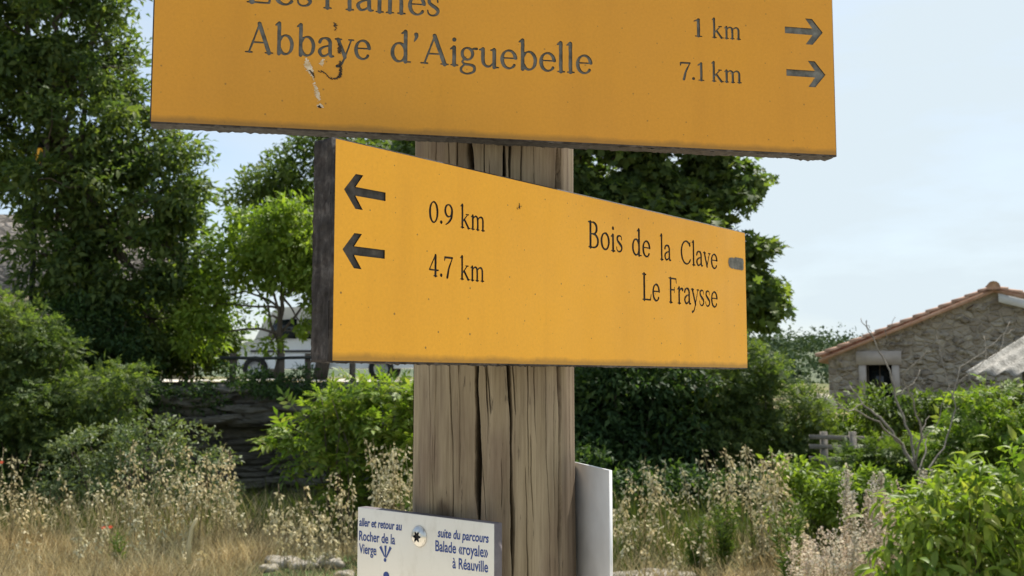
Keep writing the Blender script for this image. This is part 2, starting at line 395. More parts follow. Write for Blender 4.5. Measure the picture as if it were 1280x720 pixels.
# ------------------------------------------------------------------ stone material
def stone_mat(name, scale, stops, mortar):
    m = mat(name, stops[0][1], 0.9, 0.15); k = NT(m)
    v = k.coord((1, 1, 1.5)); nz_ = k.n('ShaderNodeTexNoise'); nz_.inputs['Scale'].default_value = scale*0.9; k.link(v, nz_.inputs['Vector'])
    mv = k.n('ShaderNodeMixRGB'); mv.blend_type = 'LINEAR_LIGHT'; mv.inputs['Fac'].default_value = 0.06
    k.link(v, mv.inputs['Color1']); k.link(nz_.outputs['Color'], mv.inputs['Color2'])
    vo = k.n('ShaderNodeTexVoronoi'); vo.inputs['Scale'].default_value = scale; k.link(mv.outputs['Color'], vo.inputs['Vector'])
    ve = k.n('ShaderNodeTexVoronoi'); ve.feature = 'DISTANCE_TO_EDGE'; ve.inputs['Scale'].default_value = scale; k.link(mv.outputs['Color'], ve.inputs['Vector'])
    sep = k.n('ShaderNodeSeparateColor'); k.link(vo.outputs['Color'], sep.inputs['Color'])
    c = k.ramp(sep.outputs['Red'], stops)
    c = k.mix(0.5, c, k.ramp(k.noise(v, scale*5, 6), [(0.3, (0.55, 0.55, 0.55)), (0.7, (1.25, 1.2, 1.15))]), 'MULTIPLY')
    e = k.ramp(ve.outputs['Distance'], [(0.0, (1, 1, 1)), (0.10, (0, 0, 0))])
    k.link(k.mix(e, c, mortar), k.b.inputs['Base Color'])
    hh = k.ramp(ve.outputs['Distance'], [(0.0, (0, 0, 0)), (0.2, (1, 1, 1))])
    h2 = k.mix(0.35, hh, k.noise(v, scale*4, 6)); k.bump(h2, 1.0, 0.06)
    return m
M['stone'] = stone_mat('rubble_stone', 4.0, [(0.1, (0.23, 0.20, 0.165)), (0.4, (0.31, 0.275, 0.23)), (0.7, (0.38, 0.345, 0.29)), (0.95, (0.27, 0.235, 0.195))], (0.31, 0.275, 0.225))
M['dressed'] = rough_mat('dressed_stone', [(0.3, (0.33, 0.29, 0.27)), (0.7, (0.44, 0.40, 0.37))], 3, bump=0.25, bdist=0.01)
M['tile'] = rough_mat('terracotta', [(0.3, (0.33, 0.185, 0.13)), (0.5, (0.43, 0.265, 0.19)), (0.75, (0.52, 0.365, 0.275))], 3, bump=0.2, bdist=0.01, vscale=(1.5, 1.5, 1.5))
M['old_tile'] = stone_mat('stone_slab', 2.2, [(0.1, (0.09, 0.082, 0.075)), (0.5, (0.15, 0.138, 0.127)), (0.95, (0.22, 0.20, 0.185))], (0.07, 0.063, 0.055))
M['dark_pane'] = mat('dark_pane', (0.012, 0.016, 0.018), 0.12, 0.5)
M['white_paint'] = rough_mat('white_board', [(0.3, (0.55, 0.55, 0.55)), (0.7, (0.68, 0.68, 0.68))], 3, bump=0.1)
M['grey_wood'] = rough_mat('weathered_rail', [(0.3, (0.12, 0.11, 0.095)), (0.7, (0.25, 0.23, 0.205))], 5, vscale=(1, 6, 6))

# ------------------------------------------------------------------ stone house with terracotta roof
def flat_with_holes(buf, outer, holes, o, ex, ey, en, d, mati=0):
    """slab with openings: outer polygon and holes in 2D, extruded by d along en"""
    V = []; E_ = []
    for lp in [outer]+holes:
        k0 = len(V); V += [Vector(p) for p in lp]; E_ += [(k0+i, k0+(i+1) % len(lp)) for i in range(len(lp))]
    ov, oe, of = delaunay_2d_cdt(V, E_, [], 0, 1e-6)[:3]
    def inside(p, poly):
        c = False; j = len(poly)-1
        for i in range(len(poly)):
            a, b_ = poly[i], poly[j]
            if (a[1] > p[1]) != (b_[1] > p[1]) and p[0] < (b_[0]-a[0])*(p[1]-a[1])/(b_[1]-a[1])+a[0]: c = not c
            j = i
        return c
    o, ex, ey, en = map(lambda q: np.asarray(q, float), (o, ex, ey, en))
    A = np.array([o+ex*p[0]+ey*p[1] for p in ov])
    T = []
    for f in of:
        c = (sum(ov[i][0] for i in f)/3, sum(ov[i][1] for i in f)/3)
        if inside(c, outer) and not any(inside(c, h) for h in holes): T.append(list(f))
    buf.add(A, T, mati); buf.add(A+en*d, [t[::-1] for t in T], mati)
    for lp in [outer]+holes:
        q = np.array([o+ex*p[0]+ey*p[1] for p in lp]); n = len(lp)
        buf.add(np.concatenate([q, q+en*d]), [[i, n+i, n+(i+1) % n, (i+1) % n] for i in range(n)], mati)

HY = 28.0; HROT = R(-21)
AP = P(1241, 362, HY)                      # gable apex; the gable wall runs through it
hdir = np.array([math.cos(HROT), math.sin(HROT), 0]); hnor = np.array([-hdir[1], hdir[0], 0])
def HP(px, py):
    """point of the gable plane in the house's own frame (x along the gable, z up, y = HY on the plane)"""
    d = P(px, py, 1.0)-CAMV; t = np.dot(AP-CAMV, hnor)/np.dot(d, hnor); q = CAMV+d*t
    return np.array([AP[0]+np.dot(q-AP, hdir), HY, q[2]])
hl = HP(1036, 470)[0]; ridge = HP(1241, 362); eL = HP(1022, 447)
hr_x = ridge[0]+4.6; sR = 0.27
zL = ridge[2]+(hl-ridge[0])*(ridge[2]-eL[2])/(ridge[0]-eL[0]); zR = ridge[2]-sR*4.6
house = empty('stone_house', (float(ridge[0]), HY, 0.3), HROT); tag(house, 'rubble stone house with terracotta tiled gable roof', 'house')
HL = Vector(house.location)
def hb(buf, name, mt, par=house, **kw):
    o = buf.build(name, mt, par, **kw)
    if par is house: o.location = -HL
    return o
wx0, wx1 = HP(1083, 470)[0], HP(1115, 470)[0]; wz1 = HP(1100, 456)[2]; wz0 = HP(1100, 500)[2]
b = Buf(); o = np.array([0, HY, 0.0])
flat_with_holes(b, [(hl, 0.2), (hr_x, 0.2), (hr_x, zR-0.06), (ridge[0], ridge[2]-0.06), (hl, zL-0.06)], [[(wx0, wz0), (wx1, wz0), (wx1, wz1), (wx0, wz1)]], o, (1, 0, 0), (0, 0, 1), (0, 1, 0), 0.5)
b.box(((hl+0.25), HY+4.3, 0.2+(zL-0.3)/2), (0.5, 7.5, zL-0.3)); b.box((hr_x-0.25, HY+4.3, 0.2+(zR-0.3)/2), (0.5, 7.5, zR-0.3))
b.box(((hl+hr_x)/2, HY+8.1, 1.3), (hr_x-hl-1.1, 0.4, 2.2))
# eave course stones stand out a little, so the wall is not dead flat
r = np.random.default_rng(5)
for i in range(260):
    x = r.uniform(hl+0.15, hr_x-0.2); zt = (zL+(x-hl)*(ridge[2]-zL)/(ridge[0]-hl) if x < ridge[0] else ridge[2]-(x-ridge[0])*sR)-0.25
    z = r.uniform(0.5, max(0.6, zt))
    if wx0-0.35 < x < wx1+0.35 and z < wz1+0.5: continue
    sx, sz = r.uniform(0.10, 0.26), r.uniform(0.06, 0.13)
    a = np.sort(r.uniform(0, 2*np.pi, 7)); q = np.stack([x+np.cos(a)*sx, z+np.sin(a)*sz], -1)
    b.prism(q, (0, HY, 0), (1, 0, 0), (0, 0, 1), (0, -1, 0), r.uniform(0.012, 0.04))
hb(b, 'wall', M['stone'])
b = Buf(); fw = 0.2
b.box(((wx0+wx1)/2, HY+0.05, wz1+0.19), (wx1-wx0+2*fw+0.12, 0.26, 0.38)); b.box((wx0-fw/2, HY+0.05, (wz0+wz1)/2), (fw-0.004, 0.22, wz1-wz0-0.004)); b.box((wx1+fw/2, HY+0.05, (wz0+wz1)/2), (fw-0.004, 0.22, wz1-wz0-0.004)); b.box(((wx0+wx1)/2, HY+0.04, wz0-0.08), (wx1-wx0+2*fw+0.1, 0.3, 0.155))
win = hb(b, 'window', M['dressed'])
b = Buf(); b.box(((wx0+wx1)/2, HY+0.30, (wz0+wz1)/2), (wx1-wx0+0.02, 0.03, wz1-wz0+0.02)); hb(b, 'pane', M['dark_pane'], win)
b = Buf(); b.box((wx0+0.035, HY+0.26, (wz0+wz1)/2), (0.05, 0.05, wz1-wz0-.01)); b.box((wx0+0.035+(wx1-wx0)*.47, HY+0.262, (wz0+wz1)/2), (0.035, 0.04, wz1-wz0-.01)); hb(b, 'sash', M['bark'], win)
# roof: rows of canal tiles, the verge rows overhang the gable
def tile_row(buf, p0, p1, yc, rad, r):
    L = math.hypot(p1[0]-p0[0], p1[1]-p0[1]); n = int(L/0.36); ux, uz = (p1[0]-p0[0])/L, (p1[1]-p0[1])/L
    nxx, nzz = -uz, ux
    if nzz < 0: nxx, nzz = -nxx, -nzz
    for i in range(n+1):
        s0 = max(0, L-(i+1)*0.36); s1 = min(L, L-i*0.36+0.07)
        V = []; jit = r.uniform(-0.012, 0.012); 
        for s_, rr, lift in ((s0, rad*1.02, 0.035), (s1, rad*0.84, 0.0)):
            for th in (1.0, 0.86):
                for a in np.linspace(0, np.pi, 7):
                    V.append((p0[0]+ux*s_+nxx*(math.sin(a)*rr*th+lift), yc+jit+math.cos(a)*rr*th, p0[1]+uz*s_+nzz*(math.sin(a)*rr*th+lift)))
        F = [[j, j+1, 14+j+1, 14+j] for j in range(6)] + [[7+j+1, 7+j, 21+j, 21+j+1] for j in range(6)] + [[j, 7+j, 7+j+1, j+1] for j in range(6)] + [[14+j, 14+j+1, 21+j+1, 21+j] for j in range(6)]
        buf.add(V, F)
b = Buf(); r = np.random.default_rng(8); e_l = (eL[0]-0.02, eL[2]); e_r = (hr_x+0.4, zR-0.12); top = (ridge[0], ridge[2]+0.02)
for j in range(38): 
    y = HY-0.14+j*0.225
    tile_row(b, e_l, top, y, 0.088, r) if j < 8 or j % 1 == 0 else None
    tile_row(b, e_r, top, y, 0.088, r)
# slab under the tiles and ridge caps
b.prism([(e_l[0]+0.06, e_l[1]-0.05), top, (top[0], top[1]-0.11), (e_l[0]+0.06, e_l[1]-0.14)], (0, HY-0.19, 0), (1, 0, 0), (0, 0, 1), (0, 1, 0), 8.6)
b.prism([(e_r[0]-0.06, e_r[1]-0.05), (top[0]+0.002, top[1]), (top[0]+0.002, top[1]-0.09), (e_r[0]-0.06, e_r[1]-0.14)], (0, HY-0.19, 0), (1, 0, 0), (0, 0, 1), (0, 1, 0), 8.6)
for i in range(20):
    y = HY-0.32+i*0.44; V = []
    for yy, rr in ((y, 0.17), (y+0.5, 0.14)):
        for a in np.linspace(-0.35, np.pi+0.35, 9): V.append((top[0]+math.cos(a)*rr, yy, top[1]+0.02+math.sin(a)*rr))
    b.add(V, [[j, j+1, 9+j+1, 9+j] for j in range(8)] + [list(range(9))])
hb(b, 'roof', M['tile'])
b = Buf(); b.prism([(top[0]+0.12, top[1]-0.13), (e_r[0]-0.1, e_r[1]-0.16), (e_r[0]-0.1, e_r[1]-0.40), (top[0]+0.12, top[1]-0.37)], (0, HY-0.17, 0), (1, 0, 0), (0, 0, 1), (0, 1, 0), 0.05)
hb(b, 'bargeboard', M['white_paint'])

# pale boulder beside the house corner
def rock(name, c, size, mt, seed, label, cat='stone', group=None):
    r = np.random.default_rng(seed); n, q = 14, 9; V = []
    for j in range(q):
        th = math.pi*j/(q-1)
        for i in range(n):
            a = 2*math.pi*i/n; d = np.array([math.sin(th)*math.cos(a), math.sin(th)*math.sin(a), math.cos(th)])
            k = 1+0.18*math.sin(a*2+seed)*math.sin(th*2)+0.12*math.cos(a*3+seed*2)+r.uniform(-.05, .05)
            d = np.sign(d)*np.abs(d)**0.75
            V.append(d*k*np.array(size)/2)
    b = Buf(); b.add(V, [[j*n+i, j*n+(i+1) % n, (j+1)*n+(i+1) % n, (j+1)*n+i] for j in range(q-1) for i in range(n)])
    o = b.build(name, mt); o.location = c; tag(o, label, cat, group); return o
M['pale_rock'] = rough_mat('limestone', [(0.3, (0.33, 0.29, 0.22)), (0.6, (0.52, 0.47, 0.38)), (0.8, (0.60, 0.56, 0.48))], 3, bump=0.6, bdist=0.02)
M['path_stone'] = rough_mat('path_stone', [(0.3, (0.20, 0.18, 0.145)), (0.6, (0.34, 0.31, 0.26)), (0.8, (0.44, 0.41, 0.36))], 6, bump=0.8, bdist=0.02)
c = P(1020, 500, 22); rock('boulder', (float(c[0]), 22, float(c[2])-0.1), (0.75, 0.5, 0.42), M['pale_rock'], 4, 'pale yellow boulder below the far hill beside the stone house corner', 'boulder')

# ------------------------------------------------------------------ old house behind the left tree
oh = empty('old_house', (-16, 34, 1.3)); tag(oh, 'old house with a rough grey stone slab roof half hidden by the big left tree', 'house')
OL = Vector(oh.location)
b = Buf(); z0 = 1.3
b.box((-16.2, 38, z0+1.5), (6.9, 7.6, 3.0)); wl = b.build('wall', M['stone'], oh); wl.location = -OL
b = Buf(); n = 30
zr = P(20, 268, 38)[2]; ze = 4.35
b.prism([(33.8, ze), (38, zr), (42.2, ze), (42.2, ze-0.12), (33.8, ze-0.12)], (-19.9, 0, 0), (0, 1, 0), (0, 0, 1), (1, 0, 0), 7.25)
o = b.build('roof', M['old_tile'], oh); o.location = -OL

# ------------------------------------------------------------------ white van on the lane
M['van_paint'] = mat('van_paint', (0.74, 0.75, 0.76), 0.3, 0.5); k = NT(M['van_paint'])
k.link(k.ramp(k.noise(k.coord(), 2.5, 5), [(0.3, (0.80, 0.80, 0.79)), (0.7, (0.86, 0.87, 0.88))]), k.b.inputs['Base Color'])
M['tyre'] = rough_mat('tyre_rubber', [(0.3, (0.018, 0.018, 0.018)), (0.7, (0.035, 0.034, 0.033))], 20, bump=0.1)
M['rim'] = mat('wheel_rim', (0.35, 0.35, 0.36), 0.4, 0.5, 0.7)
M['black_plastic'] = rough_mat('black_plastic', [(0.3, (0.02, 0.02, 0.022)), (0.7, (0.04, 0.04, 0.042))], 12, bump=0.05)
M['lamp_glass'] = mat('clear_lamp_glass', (0.7, 0.7, 0.72), 0.1, 0.6)
VY = 27.0; vx0 = float(P(296, 450, VY)[0]); vz = float(hgt(-6, VY))
van = empty('white_van', (vx0+2.4, VY+0.9, vz)); tag(van, 'white van parked on the lane above the rock bank', 'van')
def vb(buf, name, mt, par=van): return buf.build(name, mt, par)
# side profile, x from the nose backwards, in the van's own frame (origin mid length, mid width)
prof = [(-2.38, 0.42), (-2.40, 0.75), (-2.30, 0.98), (-1.95, 1.08), (-1.72, 1.55), (-1.45, 1.86), (-1.2, 1.93), (2.25, 1.96), (2.38, 1.85), (2.40, 0.45), (2.2, 0.34), (-2.2, 0.32)]
b = Buf(); n = len(prof)
def ring(y, s): return [((x)*(1-0.01*s), y, 1.1+(z-1.1)*(1-0.05*s)) for x, z in prof]
rings = [ring(-0.86, 0.9), ring(-0.9, 0.35), ring(-0.9, 0)] + [ring(0.9, 0), ring(0.9, .35), ring(0.86, .9)]
V = [p for rg in rings for p in rg]; F = [[j*n+i, (j+1)*n+i, (j+1)*n+(i+1) % n, j*n+(i+1) % n] for j in range(5) for i in range(n)]
F += [list(range(n)), [5*n+i for i in range(n)][::-1]]
b.add(V, F); vb(b, 'body', M['van_paint'])
gl = M['dark_pane']
b = Buf(); b.prism([(-1.62, 1.12), (-1.42, 1.58), (-0.85, 1.62), (-0.85, 1.10)], (0, -0.9, 0), (1, 0, 0), (0, 0, 1), (0, -1, 0), 0.012); dr = vb(b, 'window', gl)
b = Buf(); b.prism([(-0.70, 1.10), (-0.70, 1.62), (0.6, 1.63), (0.6, 1.10)], (0, -0.9, 0), (1, 0, 0), (0, 0, 1), (0, -1, 0), 0.012); vb(b, 'window', gl)
b = Buf(); p0, p1 = np.array([-1.93, -0.72, 1.12]), np.array([-1.47, -0.68, 1.84])
nrm = unit(np.array([-(p1[2]-p0[2]), 0, (p1[0]-p0[0])])); b.add([p0+nrm*.012, p0*[1, -1, 1]+nrm*.012, p1*[1, -1, 1]+nrm*.012, p1+nrm*.012], [[0, 1, 2, 3]]); vb(b, 'windscreen', gl)
b = Buf(); b.box((-2.36, 0, 0.5), (0.14, 1.7, 0.24)); vb(b, 'bumper', M['black_plastic'])
b = Buf(); b.box((2.38, 0, 0.48), (0.12, 1.7, 0.2)); vb(b, 'bumper', M['black_plastic'])
b = Buf(); b.box((-0.1, -0.905, 0.78), (3.9, 0.02, 0.05)); vb(b, 'side_strip', M['black_plastic'])
for s_ in (-1, 1):
    b = Buf(); b.box((-2.3, s_*0.66, 0.86), (0.14, 0.3, 0.16)); vb(b, 'headlight', M['lamp_glass'])
def wheel(x, y):
    b = Buf(); a = np.linspace(0, 2*np.pi, 29)[:-1]; V = []; prf = [(0.19, -0.1), (0.30, -0.11), (0.325, -0.07), (0.325, 0.07), (0.30, 0.11), (0.19, 0.1)]
    for rr, dy in prf: V += [(x+math.cos(t)*rr, y+dy, 0.325+math.sin(t)*rr) for t in a]
    b.add(V, [[j*28+i, j*28+(i+1) % 28, (j+1)*28+(i+1) % 28, (j+1)*28+i] for j in range(5) for i in range(28)])
    wh = vb(b, 'wheel', M['tyre'])
    b = Buf(); V = []
    for rr, dy in [(0.19, -0.09), (0.17, -0.06), (0.07, -0.075), (0.0, -0.08)]: V += [(x+math.cos(t)*rr, y+dy*(1 if y < 0 else -1), 0.325+math.sin(t)*rr) for t in a]
    b.add(V, [[j*28+i, j*28+(i+1) % 28, (j+1)*28+(i+1) % 28, (j+1)*28+i] for j in range(3) for i in range(28)]); vb(b, 'rim', M['rim'], wh)
for x in (-1.92, 1.35):
    for y in (-0.84, 0.84): wheel(x, y)

# ------------------------------------------------------------------ street lamp among the leaves on the left
LY = 14.9; lp = P(38, 410, LY); lt = P(40, 205, LY)
LZ = 1.42; lamp = empty('street_lamp', (float(lp[0]), LY, LZ)); tag(lamp, 'slim dark street lamp with amber head among the left tree leaves', 'street lamp')
M['dark_metal'] = rough_mat('dark_metal', [(0.3, (0.025, 0.03, 0.028)), (0.7, (0.05, 0.055, 0.05))], 9, bump=0.05)
hgtl = float(lt[2])-LZ
b = Buf(); b.tube([(0, 0, -0.1), (0, 0, 0.6), (0, 0, hgtl*0.6), (0, 0, hgtl)], [0.05, 0.045, 0.036, 0.028], 10); b.build('pole', M['dark_metal'], lamp, smooth=True)
b = Buf(); b.tube([(0.02, 0, hgtl+0.02), (0.02, 0, hgtl+0.05), (0.02, 0, hgtl+0.21), (0.02, 0, hgtl+0.23)], [0.025, 0.035, 0.05, 0.04], 8)
am = mat('amber_glass', (0.7, 0.36, 0.03), 0.3, 0.5); am.node_tree.nodes['Principled BSDF'].inputs['Emission Color'].default_value = (1, 0.5, 0.04, 1); am.node_tree.nodes['Principled BSDF'].inputs['Emission Strength'].default_value = 0.12
b.build('lantern', am, lamp)
b = Buf(); b.tube([(0.02, 0, hgtl+0.235), (0.02, 0, hgtl+0.26), (0.02, 0, hgtl+0.33)], [0.08, 0.07, 0.015], 8); b.build('cap', M['dark_metal'], lamp)

# ------------------------------------------------------------------ rail fence on the bank edge by the van
fr_ = empty('rail_fence', (-4.2, 14.6, 1.4)); tag(fr_, 'dark rail fence along the bank top in front of the white van', 'fence')
b = Buf()
z = float(P(340, 447, 14.6)[2])-1.4
b.tube([(0.1, 0, z), (0.7, 0, z-0.01), (1.7, 0, z+0.01), (3.0, 0, z)], 0.022, 7)
b.build('rail', M['dark_metal'], fr_)
for px in (290, 351, 384, 440):
    x = float(P(px, 450, 14.6)[0])+4.2; b = Buf(); b.box((x, 0.05, z/2+0.01), (0.075, 0.07, z+0.1)); b.build('post', M['bark'], fr_)

# ------------------------------------------------------------------ weathered rails at the right
FY = 12.0
wf = empty('wooden_rail_fence', (float(P(1060, 560, FY)[0]), FY, 0.1)); tag(wf, 'grey weathered wooden rail fence between the dark bush and dead branches', 'fence')
WL = np.array(wf.location); b = Buf(); r = np.random.default_rng(2)
for py0, py1 in ((546, 549), (558, 561), (573, 577)):
    a, c = P(1012, py0, FY)-WL, P(1120, py1, FY+0.25)-WL; d_ = c-a; L = np.linalg.norm(d_); ang = math.atan2(d_[1], d_[0])
    Mr = Matrix.Rotation(ang, 3, 'Z') @ Matrix.Rotation(-math.asin(d_[2]/L), 3, 'Y'); 
    b = Buf(); b.box((a+c)/2, (L, 0.03, 0.05), 0, Mr); b.build('rail', M['grey_wood'], wf)
for px in (1030, 1066, 1108):
    q = P(px, 545, FY+0.06)-WL; zt = q[2]+0.05; b = Buf(); b.box((q[0], 0.07, (zt-0.1)/2), (0.07, 0.07, zt+0.1)); b.build('post', M['grey_wood'], wf)

# ------------------------------------------------------------------ corrugated shed at the right edge
E0 = P(1207, 467, 11.0); vr = P(1288, 417, 12.9)-E0; e = unit(np.array([0.97, -0.24, 0.0])); n_ = unit(np.cross(e, unit(vr)))
if n_[2] < 0: n_ = -n_
shed = empty('shed', (float(E0[0])+1.2, 11.5, 0.1)); tag(shed, 'shed with grey corrugated fibre cement roof at the right edge', 'shed'); SL = Vector(shed.location)
b = Buf(); nu, nv = 170, 10; wl_ = 0.20; LW = 2.6
V = []
for s_ in (0, -0.008):
    for j in range(nv):
        for i in range(nu):
            u = LW*i/(nu-1); V.append(E0+e*u+vr*(j/(nv-1))+n_*(0.026*math.sin(2*np.pi*u/wl_+2.2)+s_))
F = [[j*nu+i, j*nu+i+1, (j+1)*nu+i+1, (j+1)*nu+i] for j in range(nv-1) for i in range(nu-1)]
F2 = [[nu*nv+q for q in f][::-1] for f in F]
Ed = [[i, nu*nv+i, nu*nv+i+1, i+1] for i in range(nu-1)] + [[(j+1)*nu, nu*nv+(j+1)*nu, nu*nv+j*nu, j*nu] for j in range(nv-1)]
b.add(V, F+F2+Ed)
m = mat('fibre_cement', (0.4, 0.39, 0.36), 0.9, 0.15); k = NT(m); v = k.coord()
c1 = k.ramp(k.noise(v, 5, 8, 0.7), [(0.35, (0.15, 0.145, 0.13)), (0.5, (0.28, 0.27, 0.25)), (0.7, (0.40, 0.385, 0.355))])
c2 = k.ramp(k.noise(v, 38, 4), [(0.36, (0.25, 0.24, 0.22)), (0.52, (1, 1, 1))]); k.link(k.mix(0.8, c1, c2, 'MULTIPLY'), k.b.inputs['Base Color']); k.bump(k.noise(v, 60, 5), 0.5, 0.01)
o = b.build('roof', m, shed, smooth=True); o.location = -SL
b = Buf(); q0 = E0+e*0.55+vr*0.12; q1 = E0+e*2.5+vr*0.12
zb = 0.05
for q, nm in ((q0, 0), (q1, 1)):
    b = Buf(); b.box((q[0], q[1], (q[2]-0.07+zb)/2), (0.10, 0.10, q[2]-0.07-zb)); o = b.build('post', M['grey_wood'], shed); o.location = -SL
b = Buf(); ang = math.atan2(e[1], e[0]); Mr = Matrix.Rotation(ang, 3, 'Z'); c = (q0+q1)/2; b.box((c[0], c[1], c[2]-0.09), (2.1, 0.08, 0.09), 0, Mr); o = b.build('beam', M['grey_wood'], shed); o.location = -SL
b = Buf(); c = E0+e*1.4+vr*0.93; b.box((c[0], c[1], (c[2]-0.12)/2), (2.5, 0.25, c[2]-0.12), 0, Mr); o = b.build('wall', M['stone'], shed); o.location = -SL

# ------------------------------------------------------------------ routed serif lettering
TK, TN = 0.046, 0.024
def crv(pts, n=14):
    p = np.array(pts, float)
    if len(p) < 3: return p[0]+(p[1]-p[0])*np.linspace(0, 1, 26)[:, None]
    q = np.vstack([2*p[0]-p[1], p, 2*p[-1]-p[-2]]); o = []
    for i in range(len(p)-1):
        t = np.linspace(0, 1, n)[:, None]; a, b_, c, d = q[i:i+4]
        o.append(0.5*((2*b_)+(-a+c)*t+(2*a-5*b_+4*c-d)*t**2+(-a+3*b_-3*c+d)*t**3))
    return np.vstack(o)
def st(pts, hw=None):
    c = crv(pts); 
    if hw is None:
        t = unit(np.gradient(c, axis=0)); w_ = TN+(TK-TN)*np.abs(t[:, 1])**1.3
    elif np.ndim(hw): w_ = np.interp(np.linspace(0, 1, len(c)), np.linspace(0, 1, len(hw)), hw)
    else: w_ = np.full(len(c), hw)
    return np.column_stack([c, w_])
def arc(cx, cy, rx, ry, a0, a1, th=None):
    a = np.radians(np.linspace(a0, a1, 60)); c = np.column_stack([cx+rx*np.cos(a), cy+ry*np.sin(a)])
    w_ = TN+((th or TK)-TN)*np.abs(np.cos(a-0.25))**1.4
    return np.column_stack([c, w_])
def ser(x, y, l, r): return st([(x-l, y), (x+r, y)], 0.019)
def stem(x, y0, y1, base=True, flag=True, bl=0.075, br=0.085):
    o = [st([(x, y0), (x, y1)], TK)]
    if base: o.append(ser(x, y0+0.0, bl, br))
    if flag: o.append(st([(x-0.085, y1-0.045), (x, y1+0.01)], [0.018, 0.035]))
    return o
